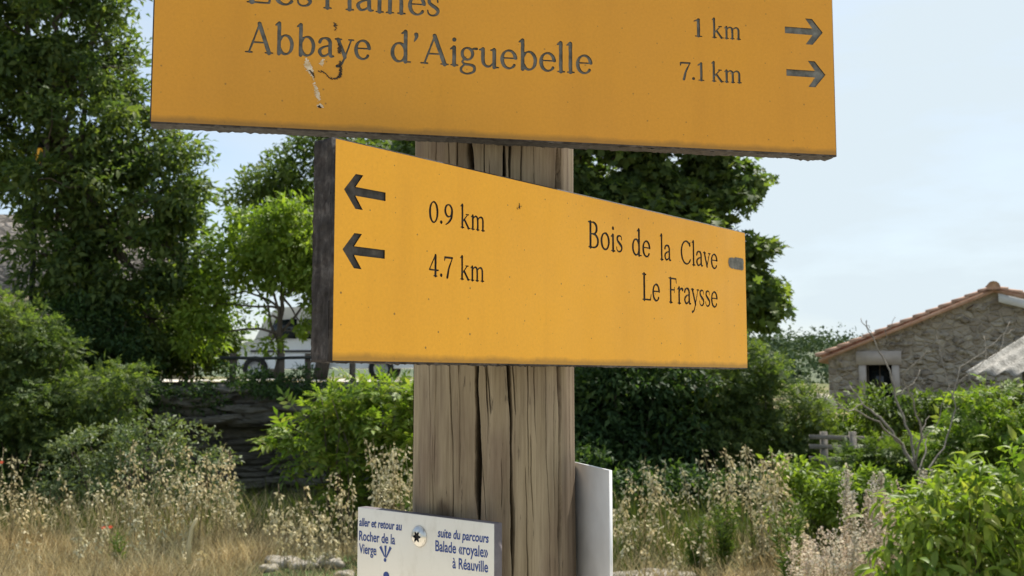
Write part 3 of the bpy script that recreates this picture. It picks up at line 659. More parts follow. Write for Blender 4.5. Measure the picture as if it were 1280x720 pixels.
GL = {
 'A': (0.68, [st([(0.34, .66), (0.10, 0)], 0.024), st([(0.335, .66), (0.575, 0)], 0.05), st([(0.19, .23), (0.48, .23)], 0.02), ser(0.10, 0, .08, .07), ser(0.575, 0, .09, .08)]),
 'b': (0.52, stem(.13, 0, .70, base=False)+[arc(.285, .215, .155, .215, 150, -150)]),
 'a': (0.44, [arc(.2, .325, .125, .105, 160, 0), st([(.07, .33), (.08, .36)], .035), st([(.325, .33), (.325, .08), (.36, .015), (.42, .02)], [TK, TK, .035, .018]), st([(.325, .26), (.2, .235), (.09, .17), (.075, .09), (.13, .02), (.22, .025), (.32, .1)], [.02, .022, .036, TK, .034, .022, .02])]),
 'y': (0.46, [st([(.08, .42), (.25, .02)], 0.045), st([(.40, .42), (.25, .02), (.16, -.16), (.06, -.2)], [.022, .024, .028, .035]), ser(.08, .425, .07, .08), ser(.40, .425, .06, .06)]),
 'e': (0.43, [arc(.225, .215, .165, .215, 12, 322), st([(.07, .245), (.385, .245)], .018)]),
 'd': (0.52, [arc(.225, .215, .155, .215, 30, 330), st([(.375, .71), (.375, 0)], TK), st([(.29, .665), (.375, .71)], [.018, .035]), ser(.40, 0, .02, .085)]),
 "'": (0.2, [st([(.10, .66), (.11, .6), (.06, .50)], [.05, .04, .016])]),
 'i': (0.24, stem(.12, 0, .42)+[st([(.12, .6), (.121, .602)], .05)]),
 'g': (0.45, [arc(.195, .285, .125, .14, 0, 360, .04), st([(.29, .37), (.34, .41), (.42, .415)], [.02, .024, .03]), st([(.13, .16), (.075, .09), (.14, .035), (.27, .025), (.36, -.02), (.345, -.13), (.2, -.19), (.06, -.15), (.05, -.06), (.13, .03)], [.02, .026, .03, .034, .036, .03, .022, .03, .03, .02])]),
 'u': (0.52, [st([(.12, .42), (.12, .14), (.18, .03), (.28, .02), (.38, .12)], [TK, TK, .034, .024, .02]), st([(.39, .42), (.39, 0)], TK), st([(.04, .405), (.12, .425)], .02), st([(.31, .405), (.39, .425)], .02), ser(.41, 0, .02, .08)]),
 'l': (0.24, stem(.12, 0, .70)),
 'L': (0.55, [st([(.14, .66), (.14, 0)], .05), ser(.14, .655, .085, .095), ser(.14, 0, .085, .05), st([(.14, .005), (.46, .005), ], .022), st([(.47, .01), (.50, .14)], [.026, .016])]),
 's': (0.36, [st([(.28, .33), (.26, .41), (.17, .43), (.085, .39), (.085, .30), (.17, .23), (.26, .165), (.285, .09), (.22, .015), (.12, .005), (.06, .05), (.045, .12)], [.018, .022, .022, .034, .04, .046, .044, .036, .024, .022, .022, .018])]),
 'P': (0.52, stem(.14, 0, .65, flag=False)+[ser(.13, .65, .08, .1), st([(.14, .65), (.3, .65)], .022), arc(.27, .475, .19, .175, 90, -90), st([(.14, .30), (.28, .30)], .02)]),
 'n': (0.52, stem(.12, 0, .42)+[st([(.12, .30), (.2, .39), (.3, .41), (.375, .32), (.38, 0)], [.022, .024, .034, TK, TK]), ser(.38, 0, .075, .085)]),
 'm': (0.80, stem(.12, 0, .42)+[st([(.12, .30), (.2, .39), (.30, .41), (.365, .32), (.37, 0)], [.022, .024, .034, TK, TK]), ser(.37, 0, .07, .075), st([(.37, .30), (.45, .39), (.56, .41), (.63, .32), (.635, 0)], [.022, .024, .034, TK, TK]), ser(.635, 0, .07, .085)]),
 'k': (0.52, stem(.12, 0, .70)+[st([(.14, .18), (.37, .41)], .022), ser(.37, .42, .07, .06), st([(.22, .25), (.43, 0)], .044), ser(.44, 0, .06, .07)]),
 '1': (0.34, [st([(.18, .62), (.18, 0)], TK), st([(.06, .55), (.18, .62)], [.018, .032]), ser(.18, 0, .09, .09)]),
 '7': (0.42, [st([(.05, .6), (.38, .6)], .034), st([(.05, .6), (.035, .5)], [.03, .016]), st([(.385, .6), (.24, .3), (.16, 0)], [.022, .036, .048])]),
 '.': (0.2, [st([(.09, .04), (.091, .042)], .055)]),
 '0': (0.44, [arc(.215, .31, .155, .31, 0, 360)]),
 '9': (0.44, [arc(.205, .43, .145, .185, 0, 360), st([(.35, .43), (.32, .22), (.2, .07), (.08, -.01)], [TK, .044, .034, .018])]),
 '4': (0.46, [st([(.29, .62), (.04, .18)], .022), st([(.04, .175), (.42, .175)], .026), st([(.30, .62), (.30, 0)], TK), ser(.30, 0, .07, .07)]),
 'B': (0.56, stem(.14, 0, .65, flag=False)+[ser(.13, .65, .08, .1), st([(.14, .65), (.27, .65)], .02), arc(.26, .5, .155, .15, 90, -90), st([(.14, .35), (.28, .35)], .02), arc(.275, .175, .195, .175, 90, -90), st([(.14, 0), (.28, 0)], .02)]),
 'o': (0.47, [arc(.23, .215, .165, .215, 0, 360)]),
 'C': (0.63, [arc(.34, .33, .275, .335, 42, 318), st([(.545, .56), (.565, .66)], [.026, .016]), st([(.545, .1), (.59, .15)], .018)]),
 'v': (0.45, [st([(.08, .42), (.235, .02)], 0.045), st([(.385, .42), (.235, .02)], .022), ser(.08, .425, .07, .08), ser(.385, .425, .06, .06)]),
 'F': (0.49, stem(.14, 0, .65, flag=False)+[ser(.13, .65, .08, .05), st([(.14, .645), (.44, .645)], .022), st([(.44, .645), (.46, .53)], [.026, .016]), st([(.14, .34), (.35, .34)], .02), st([(.35, .41), (.35, .27)], .016)]),
 'r': (0.37, stem(.12, 0, .42)+[st([(.12, .29), (.19, .38), (.27, .405), (.325, .375)], [.02, .024, .034, .045])]),
}
def contours(prims, step=0.011, wob=0.0, seed=0):
    S = np.vstack(prims); mg = S[:, 2].max()+.05; x0, y0 = S[:, 0].min()-mg, S[:, 1].min()-mg; x1, y1 = S[:, 0].max()+mg, S[:, 1].max()+mg
    gx_ = np.arange(x0, x1, step); gy_ = np.arange(y0, y1, step); X_, Y_ = np.meshgrid(gx_, gy_)
    D = np.full(X_.shape, 9.0)
    for i in range(0, len(S), 64):
        s_ = S[i:i+64]; D = np.minimum(D, (np.sqrt((X_[..., None]-s_[:, 0])**2+(Y_[..., None]-s_[:, 1])**2)-s_[:, 2]).min(-1))
    if wob:
        rr = np.random.default_rng(seed); 
        for q in range(6):
            f = rr.uniform(10, 45, 2); a = rr.uniform(0, 6, 2); D = D+wob*np.sin(X_*f[0]+a[0])*np.sin(Y_*f[1]+a[1])
    D = D+1e-7
    ny_, nx_ = D.shape; links = {}; pos = {}
    def ep(i, j, h):      # h=1: edge (i,j)-(i+1,j), h=0: (i,j)-(i,j+1)
        key = (i, j, h)
        if key not in pos:
            d0 = D[j, i]; d1 = D[j, i+1] if h else D[j+1, i]; t = d0/(d0-d1)
            pos[key] = (gx_[i]+(t*step if h else 0), gy_[j]+(0 if h else t*step))
        return key
    neg = D < 0
    mixed = neg[:-1, :-1].astype(int)+neg[:-1, 1:]+neg[1:, :-1]+neg[1:, 1:]
    for j, i in zip(*np.where((mixed > 0) & (mixed < 4))):
        a, b_, c, d = neg[j, i], neg[j, i+1], neg[j+1, i+1], neg[j+1, i]
        es = []
        if a != b_: es.append(ep(i, j, 1))
        if b_ != c: es.append(ep(i+1, j, 0))
        if c != d: es.append(ep(i, j+1, 1))
        if d != a: es.append(ep(i, j, 0))
        prs = [(es[0], es[1])] if len(es) == 2 else ([(es[0], es[1]), (es[2], es[3])] if not a else [(es[0], es[3]), (es[1], es[2])])
        for p, q in prs: links.setdefault(p, []).append(q); links.setdefault(q, []).append(p)
    loops = []; seen = set()
    for s0 in links:
        if s0 in seen: continue
        lp = [s0]; seen.add(s0); cur = s0
        while True:
            nx2 = [q for q in links[cur] if q not in seen]
            if not nx2: break
            cur = nx2[0]; seen.add(cur); lp.append(cur)
        if len(lp) > 5: loops.append(simp(np.array([pos[q] for q in lp])))
    return loops
def simp(p, tol=0.0016):
    keep = list(range(len(p)))
    for _ in range(3):
        n = len(keep); out_ = []; i = 0
        while i < n:
            a, b_, c = p[keep[i-1]], p[keep[i]], p[keep[(i+1) % n]]
            L = np.linalg.norm(c-a); d = abs((c[0]-a[0])*(b_[1]-a[1])-(c[1]-a[1])*(b_[0]-a[0]))/max(L, 1e-9)
            if d < tol and L < 0.12 and len(out_) and out_[-1] == keep[i-1]: i += 1; 
            else: out_.append(keep[i]); i += 1; continue
            if i < n: out_.append(keep[i]); i += 1
        if len(out_) < 6: break
        keep = out_
    return p[keep]
GCACHE = {}
def word(s, u0, u1, v0, em):
    """contour loops of a routed word between u0 and u1 on baseline v0"""
    loops = []; x = 0
    for ch in s:
        adv, pr = GL[ch]
        if ch not in GCACHE: GCACHE[ch] = contours(pr, wob=0.0012, seed=ord(ch))
        for lp in GCACHE[ch]: loops.append(lp+np.array([x, 0]))
        x += adv
    lo = min(l[:, 0].min() for l in loops); hi = max(l[:, 0].max() for l in loops)
    return [np.column_stack([u0+(l[:, 0]-lo)/(hi-lo)*(u1-u0), v0+l[:, 1]*em]) for l in loops]
def arrow(tail, tip, v):
    s_ = 1 if tip > tail else -1; L = abs(tip-tail)
    q = [(L, 0), (L-.0098, .0114), (L-.0163, .0114), (L-.0098, .0029), (0, .0029), (0, -.0029), (L-.0098, -.0029), (L-.0163, -.0114), (L-.0098, -.0114)]
    return [np.array([(tail+s_*x, v+y) for x, y in q])]

def make_board(root, name, label, o, yaw, L, H, T, loops, face_m, floor_m, core_m, depth=0.0013, extra=()):
    o = np.asarray(o, float); d = np.array([math.sin(yaw), math.cos(yaw), 0]); up = np.array([0, 0, 1.0]); n = np.array([d[1], -d[0], 0])
    Mloc = np.array([d, -n, up])          # local x along the board, y into it, z up
    c = 0.0011; K = 1000.0
    rect = [(c, c), (L-c, c), (L-c, H-c), (c, H-c)]
    V = []; Ee = []; 
    for lp in [rect]+[l.tolist() for l in loops]:
        k0 = len(V); V += [Vector((p[0]*K, p[1]*K)) for p in lp]; Ee += [(k0+i, k0+(i+1) % len(lp)) for i in range(len(lp))]
    ov, oe, of = delaunay_2d_cdt(V, Ee, [], 0, 1e-5)[:3]
    pts = np.array([(q[0]/K, q[1]/K) for q in ov]); T_ = np.array([list(f) for f in of])
    cen = pts[T_].mean(1)
    A = np.vstack([l for l in loops]); Bq = np.vstack([np.roll(l, -1, 0) for l in loops])
    ins = np.zeros(len(cen), bool)
    for i in range(0, len(cen), 500):
        q = cen[i:i+500]; cond = (A[None, :, 1] > q[:, None, 1]) != (Bq[None, :, 1] > q[:, None, 1])
        xi = A[None, :, 0]+(q[:, None, 1]-A[None, :, 1])/np.where(np.abs(Bq[:, 1]-A[:, 1]) < 1e-12, 1e-12, Bq[:, 1]-A[:, 1])[None]*(Bq[:, 0]-A[:, 0])[None]
        ins[i:i+500] = ((cond & (q[:, None, 0] < xi)).sum(1) % 2) == 1
    def ccw(T2):
        a, b_, c2 = pts[T2[:, 0]], pts[T2[:, 1]], pts[T2[:, 2]]
        s_ = (b_[:, 0]-a[:, 0])*(c2[:, 1]-a[:, 1])-(b_[:, 1]-a[:, 1])*(c2[:, 0]-a[:, 0]); T2 = T2.copy(); T2[s_ < 0] = T2[s_ < 0][:, ::-1]; return T2
    T_ = ccw(T_); p3 = np.column_stack([pts[:, 0], np.zeros(len(pts)), pts[:, 1]])
    b = Buf(); b.add(p3, T_[~ins].tolist(), 0)
    b.add(p3+np.array([0, depth, 0]), T_[ins].tolist(), 1)
    for l in loops:
        q = np.column_stack([l[:, 0], np.zeros(len(l)), l[:, 1]]); m_ = len(l)
        b.add(np.vstack([q, q+np.array([0, depth, 0])]), [[i, (i+1) % m_, m_+(i+1) % m_, m_+i] for i in range(m_)], 2)
    rr = [(c, 0, c), (L-c, 0, c), (L-c, 0, H-c), (c, 0, H-c)]; r2 = [(0, c, 0), (L, c, 0), (L, c, H), (0, c, H)]; r3 = [(0, .0028, 0), (L, .0028, 0), (L, .0028, H), (0, .0028, H)]
    b.add(rr+r2+r3, [[i, 4+i, 4+(i+1) % 4, (i+1) % 4] for i in range(4)]+[[4+i, 8+i, 8+(i+1) % 4, 4+(i+1) % 4] for i in range(4)]+[[8, 11, 10, 9]], 3)
    me = b.build(name, [face_m, floor_m, core_m, M['core']], root)
    me.matrix_basis = Matrix(((d[0], -n[0], 0, o[0]), (d[1], -n[1], 0, o[1]), (0, 0, 1, o[2]), (0, 0, 0, 1)))
    me['label'] = label
    # the weathered core behind the face: rough sawn edges
    nu_, b2 = 280, Buf(); rgn = np.random.default_rng(int(L*1e4)+int(o[2]*100)); ringN = []
    per = []
    m1, m2 = 240, 60
    for i in range(m1): per.append((L*i/m1, 0, 0, -1))
    for i in range(m2): per.append((L, H*i/m2, 1, 0))
    for i in range(m1): per.append((L*(1-i/m1), H, 0, 1))
    for i in range(m2): per.append((0, H*(1-i/m2), -1, 0))
    per = np.array(per); N = len(per); V = []
    ys_ = np.linspace(0.003, T, 8)
    for yv in ys_:
        off = rgn.normal(size=N)*0.00028 - 0.0002; off += 0.0003*np.interp(np.arange(N), np.arange(0, N+7, 7), rgn.normal(size=len(np.arange(0, N+7, 7))))
        frin = (np.abs(per[:, 3]) > 0)*(rgn.uniform(0, 1, N) > 0.86)*rgn.uniform(0, .0009, N)
        if yv == ys_[-1]: off -= 0.0006
        off = off+frin*(per[:, 3] < 0)
        V.append(np.column_stack([per[:, 0]+per[:, 2]*off, np.full(N, yv), per[:, 1]+per[:, 3]*off]))
    b2.add(np.vstack(V), [[j*N+i, (j+1)*N+i, (j+1)*N+(i+1) % N, j*N+(i+1) % N] for j in range(7) for i in range(N)]+[[7*N+i for i in range(N)], list(range(N))[::-1]])
    cr_ = b2.build('backing_board', core_m, me)
    return me, d, n

def blotch(pts_r, seed, wob=0.03):
    return contours([np.array(pts_r, float)], step=0.02, wob=wob, seed=seed)
def chip(me, name, mt, u, v, scale, prims, seed, lift=0.0003, wob=0.03):
    b = Buf(); cs = contours([np.array(p, float) for p in prims], step=0.02, wob=wob, seed=seed)
    V = []; Ee = []
    for lp in cs:
        k0 = len(V); V += [Vector((p[0]*100, p[1]*100)) for p in lp]; Ee += [(k0+i, k0+(i+1) % len(lp)) for i in range(len(lp))]
    ov, oe, of = delaunay_2d_cdt(V, Ee, [], 0, 1e-4)[:3]; pts = np.array([(q[0]/100, q[1]/100) for q in ov])
    F = []
    for f in of:
        c = pts[list(f)].mean(0); cnt = 0
        for lp in cs:
            A, Bq = lp, np.roll(lp, -1, 0); cond = (A[:, 1] > c[1]) != (Bq[:, 1] > c[1])
            cnt += (cond & (c[0] < A[:, 0]+(c[1]-A[:, 1])/np.where(Bq[:, 1] == A[:, 1], 1e-9, Bq[:, 1]-A[:, 1])*(Bq[:, 0]-A[:, 0]))).sum()
        if cnt % 2: F.append(list(f))
    b.add(np.column_stack([u+pts[:, 0]*scale, np.full(len(pts), -lift), v+pts[:, 1]*scale]), F)
    return b.build(name, mt, me)

def yellow(name, base, mott, speck_amt=0.5):
    m = mat(name, base, 0.42, 0.28); k = NT(m); v = k.coord((1, 1, 1))
    big = k.noise(v, 7, 5, 0.6); c = k.ramp(big, [(0.3, tuple(q*a for q, a in zip(base, mott))), (0.68, base)])
    fine = k.noise(v, 420, 4, 0.7); c = k.mix(0.22, c, k.ramp(fine, [(0.35, (0.72, 0.68, 0.6)), (0.65, (1.1, 1.1, 1.1))]), 'MULTIPLY')
    sp = k.n('ShaderNodeTexVoronoi'); sp.voronoi_dimensions = '2D'; sp.inputs['Scale'].default_value = 92
    tc2 = k.n('ShaderNodeTexCoord'); m2 = k.n('ShaderNodeMapping'); m2.inputs['Rotation'].default_value = (math.pi/2, 0, 0); k.link(tc2.outputs['Object'], m2.inputs['Vector']); k.link(m2.outputs['Vector'], sp.inputs['Vector'])
    sep = k.n('ShaderNodeSeparateColor'); k.link(sp.outputs['Color'], sep.inputs['Color'])
    pick = k.ramp(sep.outputs['Red'], [(0.55, (0, 0, 0)), (0.56, (1, 1, 1))])
    sz_ = k.n('ShaderNodeMath', operation='POWER'); k.link(sep.outputs['Green'], sz_.inputs[0]); sz_.inputs[1].default_value = 4.0
    sz2 = k.n('ShaderNodeMath', operation='MULTIPLY_ADD'); k.link(sz_.outputs['Value'], sz2.inputs[0]); sz2.inputs[1].default_value = 0.085; sz2.inputs[2].default_value = 0.022
    dv_ = k.n('ShaderNodeMath', operation='DIVIDE'); k.link(sp.outputs['Distance'], dv_.inputs[0]); k.link(sz2.outputs['Value'], dv_.inputs[1])
    dot = k.ramp(dv_.outputs['Value'], [(0.45, (1, 1, 1)), (0.9, (0, 0, 0))])
    f = k.mix(1.0, pick, dot, 'MULTIPLY')
    f2 = k.mix(1.0, f, (speck_amt,)*3, 'MULTIPLY'); c = k.mix(f2, c, (0.09, 0.06, 0.03))
    # grime specks gather in drifts
    cl = k.ramp(k.noise(v, 230, 3, 0.6), [(0.66, (0, 0, 0)), (0.72, (1, 1, 1))]); dr = k.ramp(k.noise(v, 16, 3), [(0.46, (0, 0, 0)), (0.7, (0.6, 0.6, 0.6))])
    c = k.mix(k.mix(1.0, cl, dr, 'MULTIPLY'), c, (0.18, 0.10, 0.03))
    st_ = k.ramp(k.noise(k.coord((1, 1, 0.12)), 26, 5, 0.6), [(0.48, (1, 1, 1)), (0.74, (0.86, 0.84, 0.80))]); c = k.mix(0.45, c, st_, 'MULTIPLY')
    sz3 = k.n('ShaderNodeSeparateXYZ'); k.link(v, sz3.inputs['Vector']); ad = k.n('ShaderNodeMath', operation='MULTIPLY_ADD'); k.link(k.noise(v, 55, 5, 0.7), ad.inputs[0]); ad.inputs[1].default_value = -0.0062; k.link(sz3.outputs['Z'], ad.inputs[2])
    c = k.mix(k.ramp(ad.outputs['Value'], [(0.0, (0.6, 0.6, 0.6)), (0.0016, (0, 0, 0))]), c, (0.16, 0.095, 0.03))
    k.link(c, k.b.inputs['Base Color'])
    k.link(k.ramp(k.noise(v, 30, 5), [(0.3, (0.36,)*3), (0.7, (0.55,)*3)]), k.b.inputs['Roughness'])
    k.bump(k.noise(v, 300, 3), 0.06, 0.0006); return m
M['yellow_up'] = yellow('faded_yellow_laminate', (0.60, 0.278, 0.026), (0.92, 0.92, 1.1), 0.55)  # weathering and the upper board's dimmer light both put into this colour
M['yellow_low'] = yellow('yellow_laminate', (0.785, 0.385, 0.029), (0.93, 0.92, 0.95), 0.8)
M['groove_grey'] = rough_mat('routed_grey', [(0.3, (0.075, 0.075, 0.07)), (0.55, (0.15, 0.15, 0.14)), (0.75, (0.21, 0.205, 0.19))], 160, bump=0.2, bdist=0.0006)
M['groove_dark'] = rough_mat('routed_dark', [(0.3, (0.03, 0.028, 0.026)), (0.6, (0.065, 0.06, 0.056)), (0.8, (0.12, 0.11, 0.10))], 160, bump=0.2, bdist=0.0006)
m = mat('grimy_core', (0.06, 0.05, 0.045), 0.8, 0.25); k = NT(m); v = k.coord((1, 1, 1))
c1 = k.ramp(k.noise(v, 60, 7, 0.7), [(0.3, (0.014, 0.012, 0.011)), (0.5, (0.04, 0.035, 0.034)), (0.66, (0.10, 0.09, 0.086)), (0.8, (0.26, 0.24, 0.21))])
v2 = k.coord((1, 1, 0.35)); c2 = k.ramp(k.noise(v2, 170, 3), [(0.38, (0.35, 0.3, 0.3)), (0.55, (1, 1, 1))]); k.link(k.mix(0.8, c1, c2, 'MULTIPLY'), k.b.inputs['Base Color']); k.bump(k.noise(v, 250, 5), 0.6, 0.001)
M['core'] = m
M['chip_pale'] = rough_mat('scraped_paint', [(0.3, (0.42, 0.27, 0.11)), (0.5, (0.58, 0.46, 0.32)), (0.7, (0.72, 0.66, 0.56))], 260, bump=0.3, bdist=0.0005)
M['chip_dark'] = rough_mat('dark_gash', [(0.3, (0.02, 0.015, 0.012)), (0.7, (0.07, 0.05, 0.035))], 300, bump=0.4, bdist=0.0005)

D0 = 0.904; PC = np.array([-0.0159, D0]); PR = 0.0702
sign = empty('signpost', (float(PC[0]), float(PC[1]), 0)); tag(sign, 'round wooden trail signpost carrying two yellow direction boards and white plates', 'signpost')
class _R: pass
SG = Vector(sign.location)

lo1 = (word('Abbaye', .0674, .1628, .0587, .0342)+word("d'Aiguebelle", .1780, .3427, .0587, .0342)+word('Les', .0677, .1170, .0978, .0342)+word('Plaines', .1250, .2166, .0975, .0342)
       + word('1', .4312, .4388, .0966, .0232)+word('km', .4474, .4736, .0966, .0232)+word('7.1', .4184, .4400, .0590, .0232)+word('km', .4463, .4736, .0590, .0232)+arrow(.5141, .5495, .1078)+arrow(.5146, .5510, .0706))
lo2 = (word('Bois', .2752, .3270, .0996, .0325)+word('de', .3419, .3724, .0994, .0325)+word('la', .3886, .4085, .0992, .0325)+word('Clave', .4257, .4974, .0990, .0325)+word('Le', .3580, .3878, .0605, .0345)+word('Fraysse', .4031, .4962, .0606, .0345)
       + word('0.9', .0857, .1103, .0984, .0232)+word('km', .1179, .1447, .0982, .0232)+word('4.7', .0861, .1105, .0610, .0232)+word('km', .1179, .1441, .0609, .0232)+arrow(.0446, .0084, .1100)+arrow(.0445, .0079, .0715))
b1, d1, n1 = make_board(sign, 'sign_board', 'upper faded yellow board lettered Abbaye d\'Aiguebelle with right arrows', np.array([-.2694, .75675, 1.68968])-np.array(SG), 1.36048, .560, .1425, .0206, lo1, M['yellow_up'], M['groove_grey'], M['groove_dark'])
b2_, d2, n2 = make_board(sign, 'sign_board', 'lower bright yellow board lettered Bois de la Clave with left arrows', np.array([-.1123, .6453, 1.51028])-np.array(SG), .69206, .5584, .1425, .0206, lo2, M['yellow_low'], M['groove_dark'], M['core'])

# scars on the upper board (millimetre units: 1 = 10 mm)
def ln(pts, w_): 
    c = crv(pts, 10); return np.column_stack([c, np.interp(np.linspace(0, 1, len(c)), np.linspace(0, 1, len(w_)), w_)])
chip(b1, 'scrape', M['chip_pale'], .1135, .0545, .01, [ln([(0.0, 0.1), (0.1, -.35), (0.35, -.8)], [.09, .26, .2]), ln([(0.35, -.8), (.5, -1.2), (.55, -1.4)], [.08, .1, .05]), ln([(.62, -1.7), (.85, -2.5), (1.0, -3.0)], [.06, .17, .1]), ln([(1.25, .15), (1.15, -.15)], [.08, .14])], 3, .00025, 0.035)
chip(b1, 'scrape', M['chip_dark'], .1135, .0545, .01, [ln([(.25, -.75), (.5, -1.0), (.6, -1.25)], [.05, .1, .05]), ln([(.9, -.75), (1.35, -.85), (1.9, -1.28), (2.35, -1.22)], [.05, .055, .06, .08]), ln([(2.35, -1.2), (2.6, -.9), (2.58, .05)], [.08, .12, .09]), ln([(2.5, .85), (2.5, 1.2), (2.45, 1.5)], [.12, .14, .05]), ln([(2.15, 2.95), (2.1, 3.15)], [.12, .03]), ln([(2.15, 2.55), (2.2, 2.75)], [.02, .05]), ln([(1.05, -3.55), (1.12, -3.6)], [.11, .06])], 5, .0004, 0.03)
chip(b1, 'scrape', M['chip_pale'], .1135, .0545, .01, [ln([(0.9, -3.5), (1.12, -3.42), (1.28, -3.55)], [.06, .12, .06])], 8, .0003, 0.03)
chip(b2_, 'worn_patch', M['groove_grey'], .5195, .1075, .01, [np.column_stack([np.linspace(.55, 2.75, 40), np.full(40, 0.0), np.full(40, .55)]), np.column_stack([np.linspace(1.3, 2.95, 30), np.full(30, -.2), np.full(30, .38)]), np.column_stack([np.linspace(1.6, 3.0, 30), np.full(30, .3), np.full(30, .36)])], 6, .0003, 0.02)
chip(b2_, 'scrape', M['chip_dark'], .1846, .1217, .01, [ln([(0, .2), (0.02, -.1)], [.02, .09]), ln([(-.25, -.2), (-.2, -.2)], [.05, .03]), ln([(.25, .1), (.27, .1)], [.035, .03])], 9, .0003, .03)

# ---- the post: turned log with drying cracks, fine mesh on the side we see
th_f = np.linspace(-math.pi*1.02, 0.02*math.pi, 1100); zf = np.arange(1.26, 1.78, 0.0024)
cracks = [  # px at the post's image, top y, bottom y, drift px, half width mm, depth mm
 (588, 180, 690, 14, 2.3, 16), (628, 180, 760, 14, 1.4, 12), (652, 180, 610, 8, 0.9, 7), (697, 180, 760, 0, 2.6, 10), (702, 180, 300, 0, 1.2, 7), (681, 440, 760, 5, .7, 5),
 (560, 180, 760, 9, .9, 7), (545, 180, 620, -2, .7, 5), (534, 180, 760, 4, .7, 5), (571, 180, 470, 3, 1.2, 7), (603, 180, 560, 6, .8, 5), (637, 180, 330, 0, 1.3, 8), (667, 180, 560, 2, .7, 4), (641, 470, 520, 2, .6, 4), (610, 460, 520, 4, .6, 4), (663, 560, 660, 4, .6, 4), (524, 470, 640, 2, .6, 4), (540, 560, 700, 3, .6, 4), (690, 500, 640, 1, .6, 4), (655, 600, 760, 4, .7, 5), (712, 180, 760, 0, .6, 4), (575, 480, 620, 3, .35, 2)]
r = np.random.default_rng(77)
for _ in range(10):
    y0_ = r.uniform(180, 700); cracks.append((r.uniform(522, 712), y0_, y0_+r.uniform(25, 120), r.uniform(0, 3), r.uniform(.3, .5), r.uniform(1.5, 3)))
TH, ZZ = np.meshgrid(th_f, zf); RR = np.full(TH.shape, PR)
r = np.random.default_rng(21)
def th_of(px):
    a = (px-640)/FPX/0.996; c = PC; dv = unit(np.array([a, 1.0]))
    bq = np.dot(c, dv); disc = PR**2-(np.dot(c, c)-bq**2)
    t = bq-math.sqrt(max(disc, 1e-7)); h = dv*t-c; return math.atan2(h[1], h[0])
def z_of(py): return float(P(617, py, 0.84)[2])
for (px, yt, yb_, dr_, hw, dep) in cracks:
    if hw <= 1.25: hw, dep = hw*.62, dep*.42
    zt, zb_ = z_of(yt)+.01, z_of(yb_); t0, t1 = th_of(min(px, 717)), th_of(min(px+dr_, 717)); s_ = (zt-ZZ)/(zt-zb_)
    c = t0+(t1-t0)*s_ + 0.012*np.sin(ZZ*23+px)+0.006*np.sin(ZZ*61+px*2)+0.003*np.sin(ZZ*160+px*3)
    env = np.clip(np.minimum(s_*14+.25, (1-s_)*7), 0, 1)*(s_ > 0)*(s_ < 1)*(0.75+.25*np.sin(ZZ*47+px))
    x = np.abs(TH-c)*PR*1000/np.maximum(hw*env, 1e-3)
    RR -= 1.9*dep/1000*np.clip(1.3-x, 0, 1)**0.45*(env > 0.02)*np.clip(env*1.5, 0, 1)
RR += 0.0006*np.sin(TH*9+1)+0.00015*np.sin(TH*31+ZZ*4)+0.0010*np.sin(ZZ*7+TH*2)
gr = np.interp(th_f, np.linspace(th_f[0], th_f[-1], 310), r.normal(size=310)); RR += 0.00004*gr[None, :]
V = np.stack([PR*0+np.cos(TH)*RR, np.sin(TH)*RR, ZZ], -1).reshape(-1, 3); nth, nz_ = len(th_f), len(zf)
b = Buf(); b.add(V, [[j*nth+i, j*nth+i+1, (j+1)*nth+i+1, (j+1)*nth+i] for j in range(nz_-1) for i in range(nth-1)])
# back half, foot and top
a = np.linspace(0.02*math.pi, 0.98*math.pi, 24); zc = [1.26, 1.78-.0024*0]
V = []; 
for zq in (zf[0], zf[-1]): V += [(math.cos(t)*PR, math.sin(t)*PR, zq) for t in a]
b.add(V, [[i, i+1, 24+i+1, 24+i] for i in range(23)])
a = np.linspace(0, 2*math.pi, 49)[:-1]
for z0_, z1_, R0 in ((-0.2, zf[0]+.001, PR*1.0), (zf[-1]-.001, 1.90, PR*1.0)):
    V = []
    for zq in np.linspace(z0_, z1_, 5): V += [(math.cos(t)*R0, math.sin(t)*R0, zq) for t in a]
    b.add(V, [[j*48+i, j*48+(i+1) % 48, (j+1)*48+(i+1) % 48, (j+1)*48+i] for j in range(4) for i in range(48)]+[[4*48+i for i in range(48)]])
m = mat('weathered_post', (0.3, 0.24, 0.17), 0.85, 0.2); k = NT(m)
v = k.coord((1, 1, 0.06)); f1 = k.noise(v, 95, 9, 0.68, 0.5); v3 = k.coord((1, 1, 0.035)); f2 = k.noise(v3, 420, 6, 0.7)
c = k.ramp(f1, [(0.24, (0.145, 0.115, 0.077)), (0.42, (0.215, 0.177, 0.124)), (0.58, (0.258, 0.216, 0.156)), (0.8, (0.33, 0.286, 0.216))])
c = k.mix(0.5, c, k.ramp(f2, [(0.35, (0.55, 0.5, 0.46)), (0.55, (1.08, 1.06, 1.04))]), 'MULTIPLY')
bl = k.ramp(k.noise(k.coord((1, 1, 0.3)), 17, 4), [(0.42, (0.72, 0.66, 0.66)), (0.52, (1.0, 0.98, 0.93)), (0.66, (1.10, 1.08, 1.0))]); c = k.mix(0.9, c, bl, 'MULTIPLY')
dk = k.ramp(k.noise(k.coord((1, 1, 0.11)), 260, 4, .6), [(0.30, (1, 1, 1)), (0.345, (0, 0, 0))]); c = k.mix(k.mix(1.0, dk, (0.7, .7, .7), 'MULTIPLY'), c, (0.05, 0.037, 0.027))
kn = k.n('ShaderNodeTexVoronoi'); kn.inputs['Scale'].default_value = 9; k.link(k.coord((1, 1, 0.7)), kn.inputs['Vector'])
